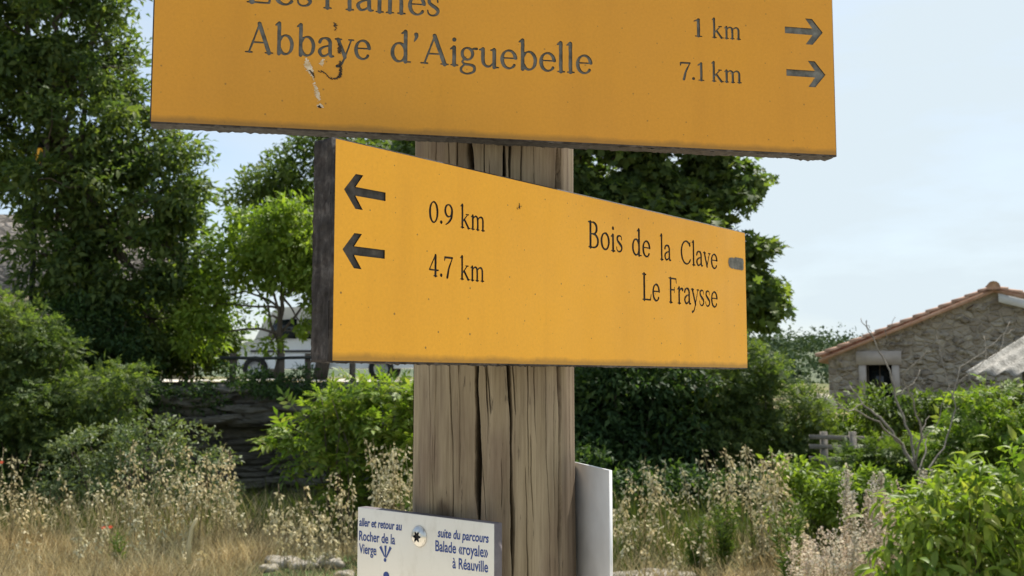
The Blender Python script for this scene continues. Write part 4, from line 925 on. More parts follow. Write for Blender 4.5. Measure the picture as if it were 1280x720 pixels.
nk = k.n('ShaderNodeMath', operation='MULTIPLY_ADD'); k.link(k.noise(k.coord((1, 1, 0.4)), 90, 4), nk.inputs[0]); nk.inputs[1].default_value = 0.12; k.link(kn.outputs['Distance'], nk.inputs[2])
c = k.mix(k.ramp(nk.outputs['Value'], [(0.115, (0.85, 0.85, 0.85)), (0.15, (0.3, 0.3, 0.3)), (0.2, (0, 0, 0))]), c, (0.06, 0.042, 0.028))
k.link(c, k.b.inputs['Base Color']); hmix = k.mix(0.5, f1, f2); k.bump(hmix, 0.25, 0.0005)
post = b.build('post', m, sign, smooth=True)

# ---- white front plate
M['plate_white'] = rough_mat('white_plate', [(0.3, (0.70, 0.655, 0.58)), (0.7, (0.77, 0.73, 0.655))], 9, bump=0.04, bdist=0.0005, spec=0.4); M['plate_white'].node_tree.nodes['Principled BSDF'].inputs['Roughness'].default_value = 0.35
for nm in ('plate_white',):
    k = NT(M[nm]); base_ = k.b.inputs['Base Color'].links[0].from_socket
    k.link(k.mix(k.ramp(k.noise(k.coord((1, 1, 0.5)), 60, 6, 0.7), [(0.52, (0, 0, 0)), (0.75, (0.32, 0.32, 0.32))]), base_, (0.42, 0.37, 0.28)), k.b.inputs['Base Color'])
M['plate_edge'] = rough_mat('plate_edge', [(0.3, (0.12, 0.105, 0.115)), (0.7, (0.20, 0.18, 0.19))], 60, bump=0.1, bdist=0.0005)
M['navy'] = mat('navy_print', (0.02, 0.05, 0.21), 0.5, 0.3)
M['steel'] = mat('stainless', (0.62, 0.60, 0.57), 0.28, 0.5, 1.0)
a48 = math.atan2(.753, .657); dl = np.array([-.753, .657, 0]); npn = np.array([-.657, -.753, 0])
F0 = np.array([PC[0], PC[1], 0])+.080*npn
Lp = F0+dl*.0843; ex = -dl; ZT = 1.3908; PW, PH, PT = .1568, .105, .0095
def rect_bevel(buf, W, H, T, c, mf=0, me_=1):
    r1 = [(c, 0, -c), (c, 0, -H+c), (W-c, 0, -H+c), (W-c, 0, -c)]; r2 = [(0, c, 0), (0, c, -H), (W, c, -H), (W, c, 0)]; r3 = [(0, T, 0), (0, T, -H), (W, T, -H), (W, T, 0)]
    buf.add(r1+r2, [[0, 1, 2, 3]]+[[i, 4+i, 4+(i+1) % 4, (i+1) % 4] for i in range(4)], mf)
    buf.add(r2+r3, [[i, 4+i, 4+(i+1) % 4, (i+1) % 4] for i in range(4)]+[[7, 6, 5, 4]], me_)
def frame_of(o, ex, n):
    o = np.asarray(o, float)-np.array(SG); return Matrix(((ex[0], -n[0], 0, o[0]), (ex[1], -n[1], 0, o[1]), (0, 0, 1, o[2]), (0, 0, 0, 1)))
b = Buf(); rect_bevel(b, PW, PH, PT, .0006)
plate = b.build('notice_plate', [M['plate_white'], M['plate_edge']], sign); plate.matrix_basis = frame_of((Lp[0], Lp[1], ZT), ex, npn)
plate['label'] = 'small white plate printed in navy with a big screw'
def pl_uv(px, py):
    x = (px-640)/FPX; y = (360-py)/FPX; rr = np.array([x, math.cos(PITCH)-y*math.sin(PITCH), math.sin(PITCH)+y*math.cos(PITCH)])
    t = np.dot(Lp-np.array([0, 0, 0]), npn)/np.dot(rr*[1, 1, 0], npn); q = CAMV+rr*t
    return float(np.dot(q-np.array([Lp[0], Lp[1], 0]), ex)), float(q[2]-ZT)
VV = []
def print_text(buf, s, px0, px1, pyb, cap_px, weight=0.0, shear=0.0):
    """one printed line, fitted between two photographed pixels, as flat ink on the plate"""
    cu = bpy.data.curves.new('ink', 'FONT'); cu.body = s; cu.offset = weight; cu.resolution_u = 4
    ob = bpy.data.objects.new('ink', cu); col.objects.link(ob); dg = bpy.context.evaluated_depsgraph_get()
    me = bpy.data.meshes.new_from_object(ob.evaluated_get(dg)); bpy.data.objects.remove(ob); bpy.data.curves.remove(cu)
    V = np.array([q.co[:] for q in me.vertices]); F = [list(p.vertices) for p in me.polygons]; bpy.data.meshes.remove(me)
    (pa, ya), (pb, yb2) = px0, px1
    u0, v0 = pl_uv(pa, ya); u1, v1 = pl_uv(pb, yb2); h = abs(pl_uv(pa, ya-cap_px)[1]-v0)
    lo, hi = V[:, 0].min(), V[:, 0].max(); capH = 0.73
    t = (V[:, 0]-lo)/(hi-lo); u = u0+t*(u1-u0)+shear*V[:, 1]/capH*h; vv = v0+t*(v1-v0)+V[:, 1]/capH*h
    VV.append((u0, v0, u1, v1, h)); buf.add(np.column_stack([u, np.full(len(u), -.00022), vv]), F)
b = Buf()
print_text(b, 'aller et retour au', (449, 657), (502, 663), 0, 10.5, 0.022, .1)
print_text(b, 'Rocher de la', (449, 675), (494, 680.5), 0, 12.5, 0.016)
print_text(b, 'Vierge', (449, 691), (470.5, 694), 0, 12.5, 0.016)
print_text(b, 'suite du parcours', (547.5, 671), (611, 678.5), 0, 11.5, 0.022, .1)
print_text(b, 'Balade «royale»', (544.5, 688.5), (610.5, 697), 0, 14, 0.016)
print_text(b, 'à Réauville', (566, 710), (610.5, 715.5), 0, 14, 0.016)
b.build('lettering', M['navy'], plate); b = Buf()
# three petals and a dot
def drop(buf, pa, pb, w0, w1):
    (ua, va), (ub, vb_) = pl_uv(*pa), pl_uv(*pb); c = np.linspace(0, 1, 9); d = np.array([ub-ua, vb_-va]); n = np.array([-d[1], d[0]])/np.linalg.norm(d)
    ctr = np.array([ua, va])+c[:, None]*d; w_ = w0+(w1-w0)*c; Lf = ctr+n*w_[:, None]; Rt = ctr-n*w_[:, None]
    V = [(x, -.00022, y) for x, y in Lf]+[(x, -.00022, y) for x, y in Rt]; buf.add(V, [[i, i+1, 9+i+1, 9+i] for i in range(8)])
drop(b, (475.5, 683), (481, 696), .0014, .0005); drop(b, (482, 682), (482, 697), .0013, .0005); drop(b, (488.5, 684), (483, 697), .0014, .0005)
def disc(buf, px, py, rad, y=-.00022):
    u, v_ = pl_uv(px, py); a = np.linspace(0, 2*np.pi, 21)[:-1]; buf.add([(u+math.cos(t)*rad, y, v_+math.sin(t)*rad) for t in a], [list(range(20))[::-1]])
disc(b, 481.5, 700, .0016)
disc(b, 483, 720, .0036)
b.build('emblem', M['navy'], plate)
# torx screw: domed head with a star recess
u, v_ = pl_uv(524.5, 670.5); b = Buf(); N = 48; V = []; a = np.linspace(0, 2*np.pi, N+1)[:-1]
hr = .0086
for rr, yy in ((hr, 0), (hr*1.0, -.0006), (hr*.9, -.0018), (hr*.72, -.0027), (hr*.5, -.0031)): V += [(u+math.cos(t)*rr, yy, v_+math.sin(t)*rr) for t in a]
star = hr*(.42+.11*np.cos(6*a))
for yy in (-.00325, -.0012): V += [(u+math.cos(t)*q, yy, v_+math.sin(t)*q) for t, q in zip(a, star)]
F = [[j*N+i, j*N+(i+1) % N, (j+1)*N+(i+1) % N, (j+1)*N+i] for j in range(6) for i in range(N)]; b.add(V, F, 0); k0 = 6*N
b.add(V[k0:k0+N], [list(range(N))], 1)
sc = b.build('screw', [M['steel'], M['black_plastic']], plate); 
for p in sc.data.polygons: p.use_smooth = len(p.vertices) == 4 and p.index < 4*N

# ---- the glossy plate on the right flank, seen from behind
M['gloss_plate'] = mat('gloss_plate', (0.70, 0.70, 0.71), 0.06, 1.0)
k = NT(M['gloss_plate']); k.link(k.ramp(k.noise(k.coord(), 18, 4), [(0.3, (0.55, 0.545, 0.55)), (0.55, (0.68, 0.68, 0.695)), (0.7, (0.72, 0.72, 0.73))]), k.b.inputs['Base Color']); k.link(k.ramp(k.noise(k.coord(), 40, 5), [(0.3, (0.03,)*3), (0.7, (0.07,)*3)]), k.b.inputs['Roughness'])
away = np.array([-.267, .9637, 0]); nb = np.array([-.9637, -.267, 0])   # nb: side that faces the camera
Q0 = np.array([PC[0], PC[1], 0])-nb*(PR+.0005); near = Q0-away*.0925
zt = float(P(760, 588, near[1])[2]); b = Buf()
b2 = Buf(); rect_bevel(b2, .185, .15, .0028, .0003, 0, 0)
sp = b2.build('side_plate', M['gloss_plate'], sign); sp.matrix_basis = frame_of((near[0], near[1], zt), away, nb); sp['label'] = 'glossy white plate seen from behind at the right side of the post'

# ------------------------------------------------------------------ trees
make_tree('leafy_tree', 'tall dense dark tree on the bank at the left edge', 'tree', (-5.9, 15.4, 1.42), P(70, 150, 15.4), 0.17,
    lob([(50, 40, 100, 90), (115, 85, 75, 65), (20, 140, 110, 90), (120, 165, 95, 75), (190, 190, 62, 58), (225, 235, 42, 40), (80, 235, 100, 60), (165, 255, 85, 65), (70, 320, 46, 60, -.5), (110, 350, 45, 50), (160, 335, 85, 70), (45, 225, 26, 22, -1.0), (225, 315, 45, 60), (190, 400, 70, 55), (-60, 60, 110, 110), (-70, 175, 100, 70), (85, -40, 85, 60), (0, -60, 110, 70), (130, 20, 35, 28), (110, 415, 70, 45)], 15.4, 0.9),
    640, 104, 0.21, 0.115, LEAF, M['dark_leaf'], 31, shell=0.55, twigs=160)
make_tree('leafy_tree', 'distant mid green tree showing between the left tree and the boards', 'tree', (-5.0, 27, 1.45), P(420, 250, 27), 0.2,
    lob([(395, 240, 80, 62), (345, 265, 55, 50), (430, 195, 70, 45), (500, 230, 90, 80), (460, 300, 110, 70), (380, 310, 75, 50), (560, 220, 80, 60), (330, 235, 30, 25)], 27, 0.9),
    430, 75, 0.36, 0.17, LEAF, M['mid_leaf'], 32, shell=0.65, twigs=60)
make_tree('leafy_tree', 'small light green tree on the bank in front of the white van', 'tree', P(351, 482, 15.0), P(352, 370, 15.0), 0.06,
    lob([(335, 300, 55, 42), (375, 285, 50, 36), (300, 325, 40, 36), (362, 335, 55, 28), (398, 350, 24, 34), (275, 360, 24, 30), (420, 330, 60, 60), (335, 431, 18, 5), (375, 402, 12, 16), (330, 392, 12, 6), (262, 385, 24, 34), (240, 420, 34, 26)], 15.0, 0.9),
    250, 56, 0.16, 0.10, LEAF, M['light_leaf'], 33, shell=0.55, twigs=110)
make_tree('maple_tree', 'broad dark tree with lobed leaves rising right of the post', 'tree', (1.0, 15.6, 0.9), P(730, 260, 15.6), 0.22,
    lob([(740, 215, 110, 75), (845, 215, 75, 55), (905, 215, 48, 36), (890, 255, 50, 35), (790, 300, 120, 80), (880, 345, 75, 55), (935, 355, 36, 36), (945, 385, 34, 26), (940, 320, 24, 22), (905, 395, 50, 40), (830, 400, 90, 60), (650, 200, 100, 80), (550, 215, 70, 60), (740, 100, 120, 90), (860, 120, 70, 60), (620, 110, 90, 80), (600, 300, 90, 80), (700, 380, 90, 70)], 15.6, 0.9),
    720, 70, 0.20, 0.115, MAPLE, M['dark_leaf'], 34, shell=0.6, twigs=200)

# ------------------------------------------------------------------ bushes
def bush(name, label, lobes, n, per, spread, size, tmpl, lm, seed, group=None, stems=26, shell=0.5, droop=0.2, stem_r=0.012, ground=None, flat=0.75, up=0.8):
    r = np.random.default_rng(seed)
    cs = np.array([c for c, _ in lobes]); base = np.array([cs[:, 0].mean(), cs[:, 1].mean(), 0.0]); base[2] = float(hgt(base[0], base[1])) if ground is None else ground
    root = empty(name, tuple(base)); tag(root, label, 'bush' if 'bush' in name or 'shrub' in name else 'plant', group)
    b = Buf(); C = fill_lobes(b, lobes, n, per, spread, size, tmpl, r, shell, droop=droop, flat=flat, up=up); b.build('foliage', lm, root).location = -Vector(base)
    t = Buf()
    for q in C[r.choice(len(C), min(stems, len(C)), replace=False)]:
        s_ = base+np.array([(q[0]-base[0])*0.45, (q[1]-base[1])*0.45, -0.05]); s_[2] = (float(hgt(s_[0], s_[1])) if ground is None else ground)-0.05
        t.tube(branch_pts(s_, q, r, 6, 0.06, 0.03), np.linspace(stem_r, stem_r*0.35, 6), 5)
    t.build('stems', M['bark'], root, smooth=True).location = -Vector(base)
    return root
bush('dark_bush', 'very dark rounded bush on the bank under the left tree', lob([(100, 415, 62, 50), (140, 450, 50, 38), (60, 450, 50, 40)], 14.7), 170, 70, 0.15, 0.075, LEAF, M['bush_dark'], 41)
bush('dark_bush', 'deep green bush hanging over the rock bank at the left edge', lob([(-20, 470, 80, 70), (60, 500, 75, 55), (20, 560, 85, 60), (110, 540, 60, 45), (-40, 580, 70, 60), (140, 490, 45, 30), (0, 425, 55, 36), (50, 440, 40, 24), (-50, 400, 60, 40)], 12.4), 230, 60, 0.17, 0.11, COMP, M['dark_leaf'], 42)
bush('olive_shrub', 'pale grey green shrub before the rock bank at the left', lob([(120, 565, 60, 34), (190, 555, 55, 34), (245, 575, 45, 34), (160, 610, 80, 40), (90, 600, 50, 36), (230, 620, 60, 30)], 11.3), 170, 52, 0.10, 0.05, LEAF, M['olive_leaf'], 43)
bush('ash_sapling', 'bright green sapling growing left of the post before the rock bank', lob([(435, 502, 42, 12), (405, 520, 38, 10), (460, 530, 50, 13), (490, 492, 40, 14), (412, 553, 36, 10), (378, 548, 30, 9), (500, 560, 40, 18), (452, 575, 46, 12), (428, 612, 34, 10), (520, 525, 36, 36), (490, 600, 36, 14), (372, 572, 22, 7)], 10.2), 120, 11, 0.085, 0.19, COMP, M['bright_leaf'], 44, stems=34, shell=0.35, droop=0.22, flat=0.4, up=1.6)
bush('dark_bush', 'dark evergreen bush directly right of the post', lob([(740, 500, 80, 60), (800, 480, 80, 50), (760, 560, 90, 50), (700, 540, 80, 70), (840, 540, 70, 50)], 13.0), 330, 70, 0.17, 0.09, LEAF, M['bush_dark'], 45)
bush('dark_bush', 'dark spreading bush between the maple tree and the rail fence', lob([(900, 480, 70, 50), (950, 500, 55, 42), (995, 525, 45, 36), (900, 550, 80, 50), (975, 570, 60, 40), (940, 460, 30, 28), (1020, 560, 30, 30)], 13.2), 250, 46, 0.16, 0.10, COMP, M['dark_leaf'], 46)
bush('small_bush', 'low green bush under the stone house window', lob([(1100, 508, 26, 15), (1115, 528, 30, 20), (1150, 522, 40, 24), (1190, 520, 40, 28), (1235, 518, 45, 34), (1270, 520, 40, 30)], 12.6), 160, 46, 0.14, 0.08, LEAF, M['mid_leaf'], 47)
bush('elder_bush', 'tall bright leafy bush before the corrugated shed', lob([(1235, 538, 40, 20), (1205, 562, 44, 22), (1255, 572, 50, 30), (1192, 602, 40, 20), (1275, 552, 36, 24), (1235, 615, 60, 24), (1300, 580, 50, 50), (1212, 500, 20, 12)], 8.9), 165, 14, 0.125, 0.15, COMP, M['bright_leaf'], 48, shell=0.45, droop=0.35, stems=30)
bush('broadleaf_shrub', 'low bush of long bright leaves at the lower right corner', lob([(1190, 650, 60, 34), (1250, 640, 60, 40), (1150, 690, 45, 36), (1220, 710, 80, 40), (1290, 690, 60, 60), (1180, 745, 70, 40), (1265, 600, 30, 20), (1138, 640, 12, 26), (1172, 612, 13, 22), (1218, 596, 14, 18), (1280, 580, 16, 22), (1120, 705, 18, 20)], 5.9), 230, 14, 0.10, 0.084, LANCE, M['bright_leaf'], 49, shell=0.45, droop=0.35, stems=36, stem_r=0.006)
bush('green_shrub', 'fresh green shrub before the dark bush and the rail fence', lob([(1035, 612, 34, 22), (1000, 630, 36, 26), (1060, 632, 40, 30), (1100, 622, 34, 24), (985, 590, 22, 16), (1085, 598, 22, 12)], 8.6), 130, 30, 0.07, 0.055, LEAF, M['light_leaf'], 50, stem_r=0.006)

bush('dark_bush', 'low dark bramble at the foot of the dark bushes right of the post', lob([(760, 625, 60, 26), (830, 615, 60, 28), (900, 622, 60, 26), (960, 618, 50, 26), (720, 600, 50, 40)], 11.8), 240, 52, 0.13, 0.07, LEAF, M['bush_dark'], 51)
bush('green_shrub', 'yellow green shrub behind the wooden rail fence', lob([(1040, 545, 26, 16), (1082, 524, 22, 20), (1015, 552, 28, 18), (1112, 545, 30, 24), (1065, 560, 40, 16), (1055, 518, 12, 12)], 13.6), 130, 40, 0.13, 0.075, LEAF, M['light_leaf'], 52)
bush('bramble_bush', 'tangled green bramble filling the ground between the pale plumes and the dead branches', lob([(1060, 590, 36, 18), (1105, 575, 36, 16), (1130, 612, 40, 20), (1085, 610, 36, 18), (1160, 570, 30, 14), (1040, 640, 40, 18), (1120, 640, 40, 18)], 9.2), 150, 15, 0.085, 0.12, COMP, M['mid_leaf'], 53, shell=0.4, droop=0.3, stem_r=.006)
bush('ivy_bush', 'low dark creeper trailing along the ledge of the rock bank', lob([(165, 486, 55, 11), (225, 492, 40, 9), (285, 486, 40, 7), (345, 490, 45, 7), (305, 468, 26, 12), (368, 470, 20, 11), (335, 476, 30, 8), (200, 510, 30, 16), (260, 505, 22, 12), (395, 488, 40, 10)], 13.35), 150, 46, 0.09, 0.055, LEAF, M['bush_dark'], 54, stems=10, stem_r=.006, ground=1.2)  # plants added to shade and darken the pale ledge
bush('leafy_shrub', 'loose leafy shrub between the dead branches and the right edge', lob([(1180, 625, 40, 20), (1230, 640, 50, 20), (1150, 660, 34, 18), (1275, 625, 40, 24), (1200, 600, 30, 14)], 7.4), 120, 12, 0.075, 0.09, LANCE, M['light_leaf'], 55, shell=0.4, droop=0.3, stem_r=.005)
bush('shade_bush', 'dense shaded bush on the bank between the left tree and the white van', lob([(180, 425, 50, 40), (120, 430, 50, 36), (235, 440, 45, 32), (268, 415, 26, 40), (215, 400, 40, 34), (140, 455, 40, 20)], 16.4), 200, 66, 0.19, 0.10, LEAF, M['dark_leaf'], 56, ground=1.42)
# dead branching shrub
DY = 8.0; dead = empty('dead_shrub', tuple(P(1150, 640, DY))); DL = np.array(dead.location); tag(dead, 'bare grey dead branches standing before the stone house', 'dead shrub')
t = Buf(); r = np.random.default_rng(61)
def deadb(lst, r0, r1, dy=0.0):
    r0, r1 = r0*.55, r1*.75; n = len(lst); p = np.array([P(x, y, DY+dy*i/max(1, n-1)) for i, (x, y) in enumerate(lst)])-DL
    c = []
    for i in range(n-1):
        for q in range(4): c.append(p[i]+(p[i+1]-p[i])*q/4+r.normal(size=3)*0.006)
    c.append(p[-1]); t.tube(np.array(c), np.linspace(r0, r1, len(c)), 6)
deadb([(1150, 645), (1146, 590), (1128, 556), (1100, 522), (1078, 505), (1062, 482)], .032, .006, .3)
deadb([(1128, 556), (1098, 528), (1068, 512), (1040, 511)], .016, .004, -.4)
deadb([(1146, 585), (1138, 545), (1120, 495), (1108, 455), (1090, 420), (1076, 398)], .020, .004, .5)
deadb([(1146, 580), (1152, 535), (1140, 500), (1128, 470), (1160, 440), (1167, 436)], .016, .004, -.3)
deadb([(1090, 420), (1082, 400), (1087, 410)], .005, .003); deadb([(1100, 440), (1108, 415), (1119, 396)], .006, .003)
deadb([(1147, 590), (1160, 560), (1150, 540), (1162, 520)], .014, .004, .4)
deadb([(1150, 600), (1180, 560), (1195, 510), (1180, 460), (1170, 420)], .014, .004, .6); deadb([(1190, 500), (1200, 460), (1230, 440), (1252, 420), (1268, 412)], .009, .003, .5)
deadb([(1195, 480), (1232, 450), (1230, 420)], .006, .003, .3); deadb([(1232, 450), (1250, 440), (1262, 402)], .006, .003, .3)
deadb([(1078, 505), (1060, 515), (1040, 495)], .008, .003, -.2); deadb([(1120, 495), (1142, 478), (1150, 462)], .007, .003, .2); deadb([(1140, 560), (1170, 535), (1188, 480)], .008, .003)
t.build('branches', M['twig'], dead, smooth=True)

# ------------------------------------------------------------------ grasses
def blades(buf, x0, x1, y0, y1, n, h0, h1, wdt, r, lean=0.35, ok=None):
    x = r.uniform(x0, x1, n); y = r.uniform(y0, y1, n)
    if ok is not None: q = ok(x, y); x, y = x[q], y[q]
    n = len(x); z = hgt(x, y)-0.02; h = r.uniform(h0, h1, n); az = r.uniform(0, 2*np.pi, n)
    f = np.stack([np.cos(az)*lean*r.uniform(.2, 1.6, n), np.sin(az)*lean*r.uniform(.2, 1.6, n), np.ones(n)], -1)
    nr = np.stack([-np.sin(az), np.cos(az), 0*az], -1)+r.normal(size=(n, 3))*.3
    tv = np.array([(-.5, 0, 0), (.5, 0, 0), (.42, .45, .05), (-.42, .45, .05), (.22, .8, .17), (-.22, .8, .17), (0, 1, .34)])
    tv[:, 0] *= 1
    buf.scatter(tv, [[0, 1, 2, 3], [3, 2, 4, 5], [5, 4, 6]], np.stack([x, y, z], -1), f, nr, h, 0, wdt/h)
def oats(buf, spots, r, mi_stem=0, mi_seed=1, spk=(16, 30), size=0.034, nod=0.5):
    """stems that carry loose panicles of husks"""
    tv = np.array([(0, 0, 0), (-.22, .4, .1), (0, 1, 0), (.22, .4, .1), (0, .45, -.12)]); tf = [[0, 4, 1], [1, 4, 2], [0, 3, 4], [3, 2, 4]]
    Pp, Ff, Nn, Sc = [], [], [], []
    for x, y, h in spots:
        z = float(hgt(x, y)); az = r.uniform(0, 2*np.pi); le = r.uniform(.03, .28)*h; t = np.linspace(0, 1, 7)
        c = np.column_stack([x+math.cos(az)*le*t**2, y+math.sin(az)*le*t**2, z+h*t*(1-.06*t)])
        buf.tube(c, np.linspace(.0035, .0016, 7), 3, mi_stem)
        k = r.integers(*spk); s_ = r.uniform(.66, 1.0, k); az2 = r.uniform(0, 2*np.pi, k); rad = (1.04-s_)*h*.24*r.uniform(.2, 1.0, k)+.008; s_ = .5+(s_-.66)*1.47
        q = np.column_stack([np.interp(s_, t, c[:, i]) for i in range(3)]); q[:, 0] += np.cos(az2)*rad; q[:, 1] += np.sin(az2)*rad; q[:, 2] += rad*.3-r.uniform(0, .02, k)
        Pp.append(q); Ff.append(np.column_stack([np.cos(az2)*.5, np.sin(az2)*.5, r.normal(size=k)*.5-nod])); Nn.append(r.normal(size=(k, 3))); Sc.append(size*r.uniform(.7, 1.3, k))
        for j in range(0, k, 3):
            i0 = np.array([np.interp(max(.6, s_[j]-.05), t, c[:, i]) for i in range(3)]); buf.tube(np.array([i0, (i0+q[j])/2+[0, 0, .01], q[j]]), .0009, 3, mi_stem)
    buf.scatter(tv, tf, np.vstack(Pp), np.vstack(Ff), np.vstack(Nn), np.concatenate(Sc), mi_seed, 1.3)
r = np.random.default_rng(71)
b = Buf()
blades(b, -5.6, -1.9, 7.2, 9.6, 15000, .10, .30, .006, r, .7)
blades(b, -1.9, 0.2, 7.4, 9.8, 3200, .05, .2, .006, r, .8)
blades(b, -5.8, -2.0, 9.2, 10.6, 1500, .2, .5, .006, r, .4)
blades(b, 0.6, 2.4, 7.2, 9.8, 4200, .05, .26, .006, r, .7)
tag(b.build('dry_grass', M['straw']), 'matted straw coloured dry grass along the foreground', 'grass', kind='stuff')
b = Buf()
blades(b, -6.0, 0.3, 9.6, 12.6, 3500, .15, .45, .010, r, .4); blades(b, 0.5, 4.2, 8.2, 12, 3600, .15, .45, .010, r, .4); blades(b, 2.4, 4.5, 5.4, 8.5, 2600, .15, .4, .009, r, .4)
tag(b.build('green_grass', M['green_grass']), 'green undergrowth grass below the bushes', 'grass', kind='stuff')
def spots(lst, r):
    o = []
    for px0, px1, Y0, Y1, n, t0, t1 in lst:
        for _ in range(n):
            Y = r.uniform(Y0, Y1); px = r.uniform(px0, px1); q = P(px, r.uniform(t0, t1), Y); g_ = float(hgt(q[0], Y)); o.append((q[0], Y, max(.15, (q[2]-g_)/.94)))
    return o
b = Buf(); oats(b, spots([(0, 25, 8.8, 9.6, 8, 560, 640), (30, 160, 8.8, 9.8, 16, 580, 670), (150, 310, 8.8, 9.8, 44, 545, 650), (235, 300, 8.6, 9.2, 14, 560, 610), (20, 300, 7.8, 8.6, 18, 645, 700)], r), r)
tag(b.build('oat_grass', [M['straw'], M['seed']]), 'tall dry oat grass with pale seed heads at the lower left', 'grass', kind='stuff')
b = Buf(); oats(b, spots([(335, 520, 8.2, 9.2, 36, 590, 690), (470, 525, 8.4, 9.0, 32, 545, 620), (345, 440, 7.8, 8.4, 18, 640, 700)], r), r)
tag(b.build('oat_grass', [M['straw'], M['seed']]), 'dry oat grass crowding below the green sapling by the post', 'grass', kind='stuff')
b = Buf(); oats(b, spots([(765, 860, 8.6, 9.6, 14, 585, 680), (860, 1000, 8.6, 9.8, 34, 555, 640), (940, 1010, 7.6, 8.6, 12, 600, 670), (770, 1000, 7.6, 8.6, 20, 650, 705), (765, 850, 8.2, 9, 14, 560, 640), (880, 990, 8, 8.8, 20, 560, 600)], r), r)
tag(b.build('oat_grass', [M['straw'], M['seed']]), 'tall dry oat grass before the dark bushes right of the post', 'grass', kind='stuff')

# feathery green weeds
def weed(px, py, Y, h_px, label, seed, n=34):
    r = np.random.default_rng(seed); base = P(px, py, Y); base[2] = float(hgt(base[0], Y)); H = float(P(px, h_px, Y)[2])-base[2]
    root = empty('feathery_weed', tuple(base)); tag(root, label, 'weed', 'feathery green weeds in the grass'); s_ = Buf(); l = Buf()
    for k in range(5):
        az = r.uniform(0, 6.28); tip = np.array([math.cos(az)*.10*H*2, math.sin(az)*.10*H*2, H*r.uniform(.75, 1.0)]); c = branch_pts((0, 0, 0), tip, r, 6, .04); s_.tube(c, np.linspace(.005, .002, 6), 4)
        m_ = 130 if n == 34 else n; t = r.uniform(.2, 1, m_); q = np.column_stack([np.interp(t, np.linspace(0, 1, 6), c[:, i]) for i in range(3)]); a = r.uniform(0, 6.28, m_)
        f = np.column_stack([np.cos(a), np.sin(a), r.uniform(.2, 1.1, m_)])
        l.scatter(np.array([(-.03, 0, 0), (.03, 0, 0), (.035, .5, .03), (-.035, .5, .03), (0, 1, -.05)]), [[0, 1, 2, 3], [3, 2, 4]], q, f, r.normal(size=(m_, 3))+[0, 0, .6], r.uniform(.05, .12, m_)*(1.15-t*.6), 0, 1.4)
    s_.build('stem', M['light_leaf'], root); l.build('leaves', M['mid_leaf'], root)
weed(872, 690, 7.9, 640, 'feathery green weed growing among the oat grass nearest the white side plate', 81)
weed(905, 690, 8.1, 618, 'tallest feathery green weed right of centre among the oat grass', 82)
weed(985, 700, 7.4, 612, 'feathery green weed beside the pale flower spikes', 83)
weed(150, 690, 8.5, 664, 'small feathery green weed beside the poppies', 84, 40)

# pale dried flower spikes
def spike_plant(px, Y, tops, label, seed):
    r = np.random.default_rng(seed); base = P(px, 715, Y); base[2] = float(hgt(base[0], Y))
    root = empty('flowering_plant', tuple(base)); tag(root, label, 'flowering plant', 'pale dried flowering plants at the right'); s_ = Buf(); l = Buf()
    tv, tf = T_leaf(.75, .2, .1)
    for (tx, ty, ln_) in tops:
        tip = P(tx, ty, Y+r.uniform(-.25, .25))-base; foot = np.array([tip[0]*.5+r.normal()*.04, tip[1]*.5, 0]); foot[2] = float(hgt(base[0]+foot[0], base[1]+foot[1]))-base[2]-.02
        c = branch_pts(foot, tip, r, 7, .03); s_.tube(c, np.linspace(.004, .002, 7), 4)
        m_ = int(105*ln_/50)+20; L = np.linalg.norm(tip-foot); t0 = max(.1, 1-PX(ln_, Y)/L); t = r.uniform(t0, 1, m_); q = np.column_stack([np.interp(t, np.linspace(0, 1, 7), c[:, i]) for i in range(3)])
        q += r.normal(size=(m_, 3))*np.array([.026, .026, .012])*((1.25-(t-t0)/(1-t0+1e-6)))[:, None]
        l.scatter(tv, tf, q, r.normal(size=(m_, 3))+[0, 0, .5], r.normal(size=(m_, 3)), r.uniform(.010, .023, m_))
    s_.build('stem', M['straw'], root); l.build('flowers', M['bract'], root)
def tops(px0, px1, py0, py1, n, l0, l1, seed):
    r = np.random.default_rng(seed); return [(r.uniform(px0, px1), r.uniform(py0, py1), r.uniform(l0, l1)) for _ in range(n)]
spike_plant(1100, 6.8, tops(1082, 1122, 582, 640, 17, 50, 90, 1), 'tallest pale plume of dried flowers before the dead branches', 91)
spike_plant(1066, 6.9, tops(1055, 1072, 578, 640, 7, 40, 70, 2), 'narrow pinkish brown flower spike left of the tallest pale plume', 92)
spike_plant(1040, 6.3, tops(1000, 1072, 655, 705, 22, 36, 60, 3), 'low pinkish white flower clump at the bottom edge left of the long leaves', 93)
spike_plant(1095, 6.3, tops(1068, 1118, 650, 700, 22, 40, 60, 4), 'dense pinkish flower clump at the bottom edge against the long leaves', 94)
spike_plant(1160, 7.6, tops(1140, 1178, 586, 610, 9, 24, 40, 5), 'small pinkish flower heads rising behind the long leaved bush', 95)
spike_plant(1012, 6.2, tops(988, 1022, 672, 710, 10, 26, 44, 6), 'leftmost low pale flower clump beside the oat grass', 96)

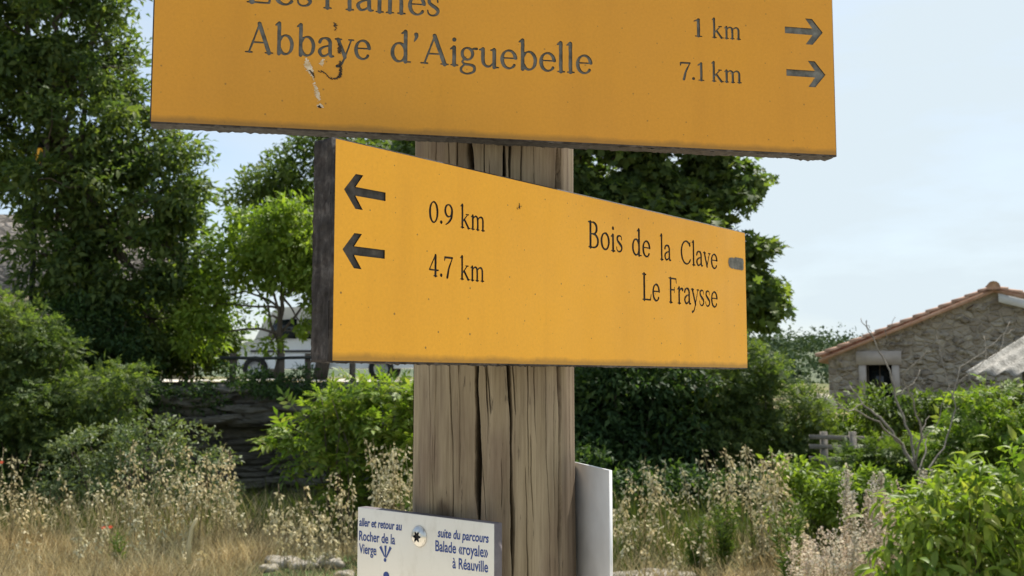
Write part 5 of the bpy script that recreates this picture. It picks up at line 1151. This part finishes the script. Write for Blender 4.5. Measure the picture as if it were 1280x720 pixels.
# poppies
def poppy(px, py, Y, label, seed):
    r = np.random.default_rng(seed); q = P(px, py, Y); g_ = float(hgt(q[0], Y)); root = empty('poppy', (float(q[0]), Y, g_)); H = float(q[2])-g_
    tag(root, label, 'poppy', 'red poppies in the dry grass'); s_ = Buf(); s_.tube(branch_pts((0, 0, 0), (0, 0, H-.01), r, 6, .03), .0022, 4); s_.build('stem', M['light_leaf'], root)
    l = Buf(); tv = np.array([(0, 0, 0), (-.35, .4, .18), (-.45, .85, .5), (0, 1, .62), (.45, .85, .5), (.35, .4, .18), (0, .5, .15)]); tf = [[6, i, (i+1) % 6] for i in range(6)]
    a = np.arange(4)*math.pi/2+r.uniform(0, 1); l.scatter(tv, tf, np.tile([(0, 0, H-.012)], (4, 1)), np.column_stack([np.cos(a), np.sin(a), a*0+.25]), np.tile([(0, 0, 1.)], (4, 1)), .030); l.build('petals', M['petal'], root)
poppy(129.5, 660, 8.5, 'red poppy low in the dry grass, the left one of a touching pair', 1); poppy(138, 659, 8.55, 'red poppy low in the dry grass, the right one of a touching pair', 2); poppy(2, 578, 8.9, 'lone red poppy high among the oat stems at the left edge', 3)

# a bent straw stalk and pale stones
b = Buf(); pts = [P(x, y, 7.3) for x, y in ((236, 705), (236, 680), (240, 660), (246, 648))]; b.tube(np.array(pts), [.015, .015, .014, .009], 7)
tag(b.build('dry_stalk', M['seed'], loc=pts[0], smooth=True), 'thick bent straw stalk standing in the dry grass', 'stalk')
r = np.random.default_rng(5); k = 0
for (px, py, Y, sx, sz, lb) in [(352, 704, 8.2, .26, .07, 'flat pale stone, leftmost in the row below the oat grass'), (378, 707, 8.15, .22, .06, 'flat pale stone second from the left in the row below the oat grass'), (408, 704, 8.3, .30, .07, 'broad flat pale stone beside the small white plate'), (430, 712, 8.0, .16, .05, 'small pale stone touching the edge of the small white plate'), (335, 712, 8.0, .15, .05, 'small pale stone at the left end of the stone row'), (790, 712, 8.1, .34, .08, 'flat grey stone beside the white side plate'), (825, 707, 8.2, .28, .08, 'rounded pale stone between two flat ones right of the post'), (850, 712, 8.1, .22, .06, 'small pale stone before the feathery weed')]:
    c = P(px, py, Y); k += 1; rock('stone', (float(c[0]), Y, float(hgt(c[0], Y))+sz*.2), (sx, sx*.8, sz*1.3), M['path_stone'], 20+k, lb, 'stone', 'pale flat stones on the ground')
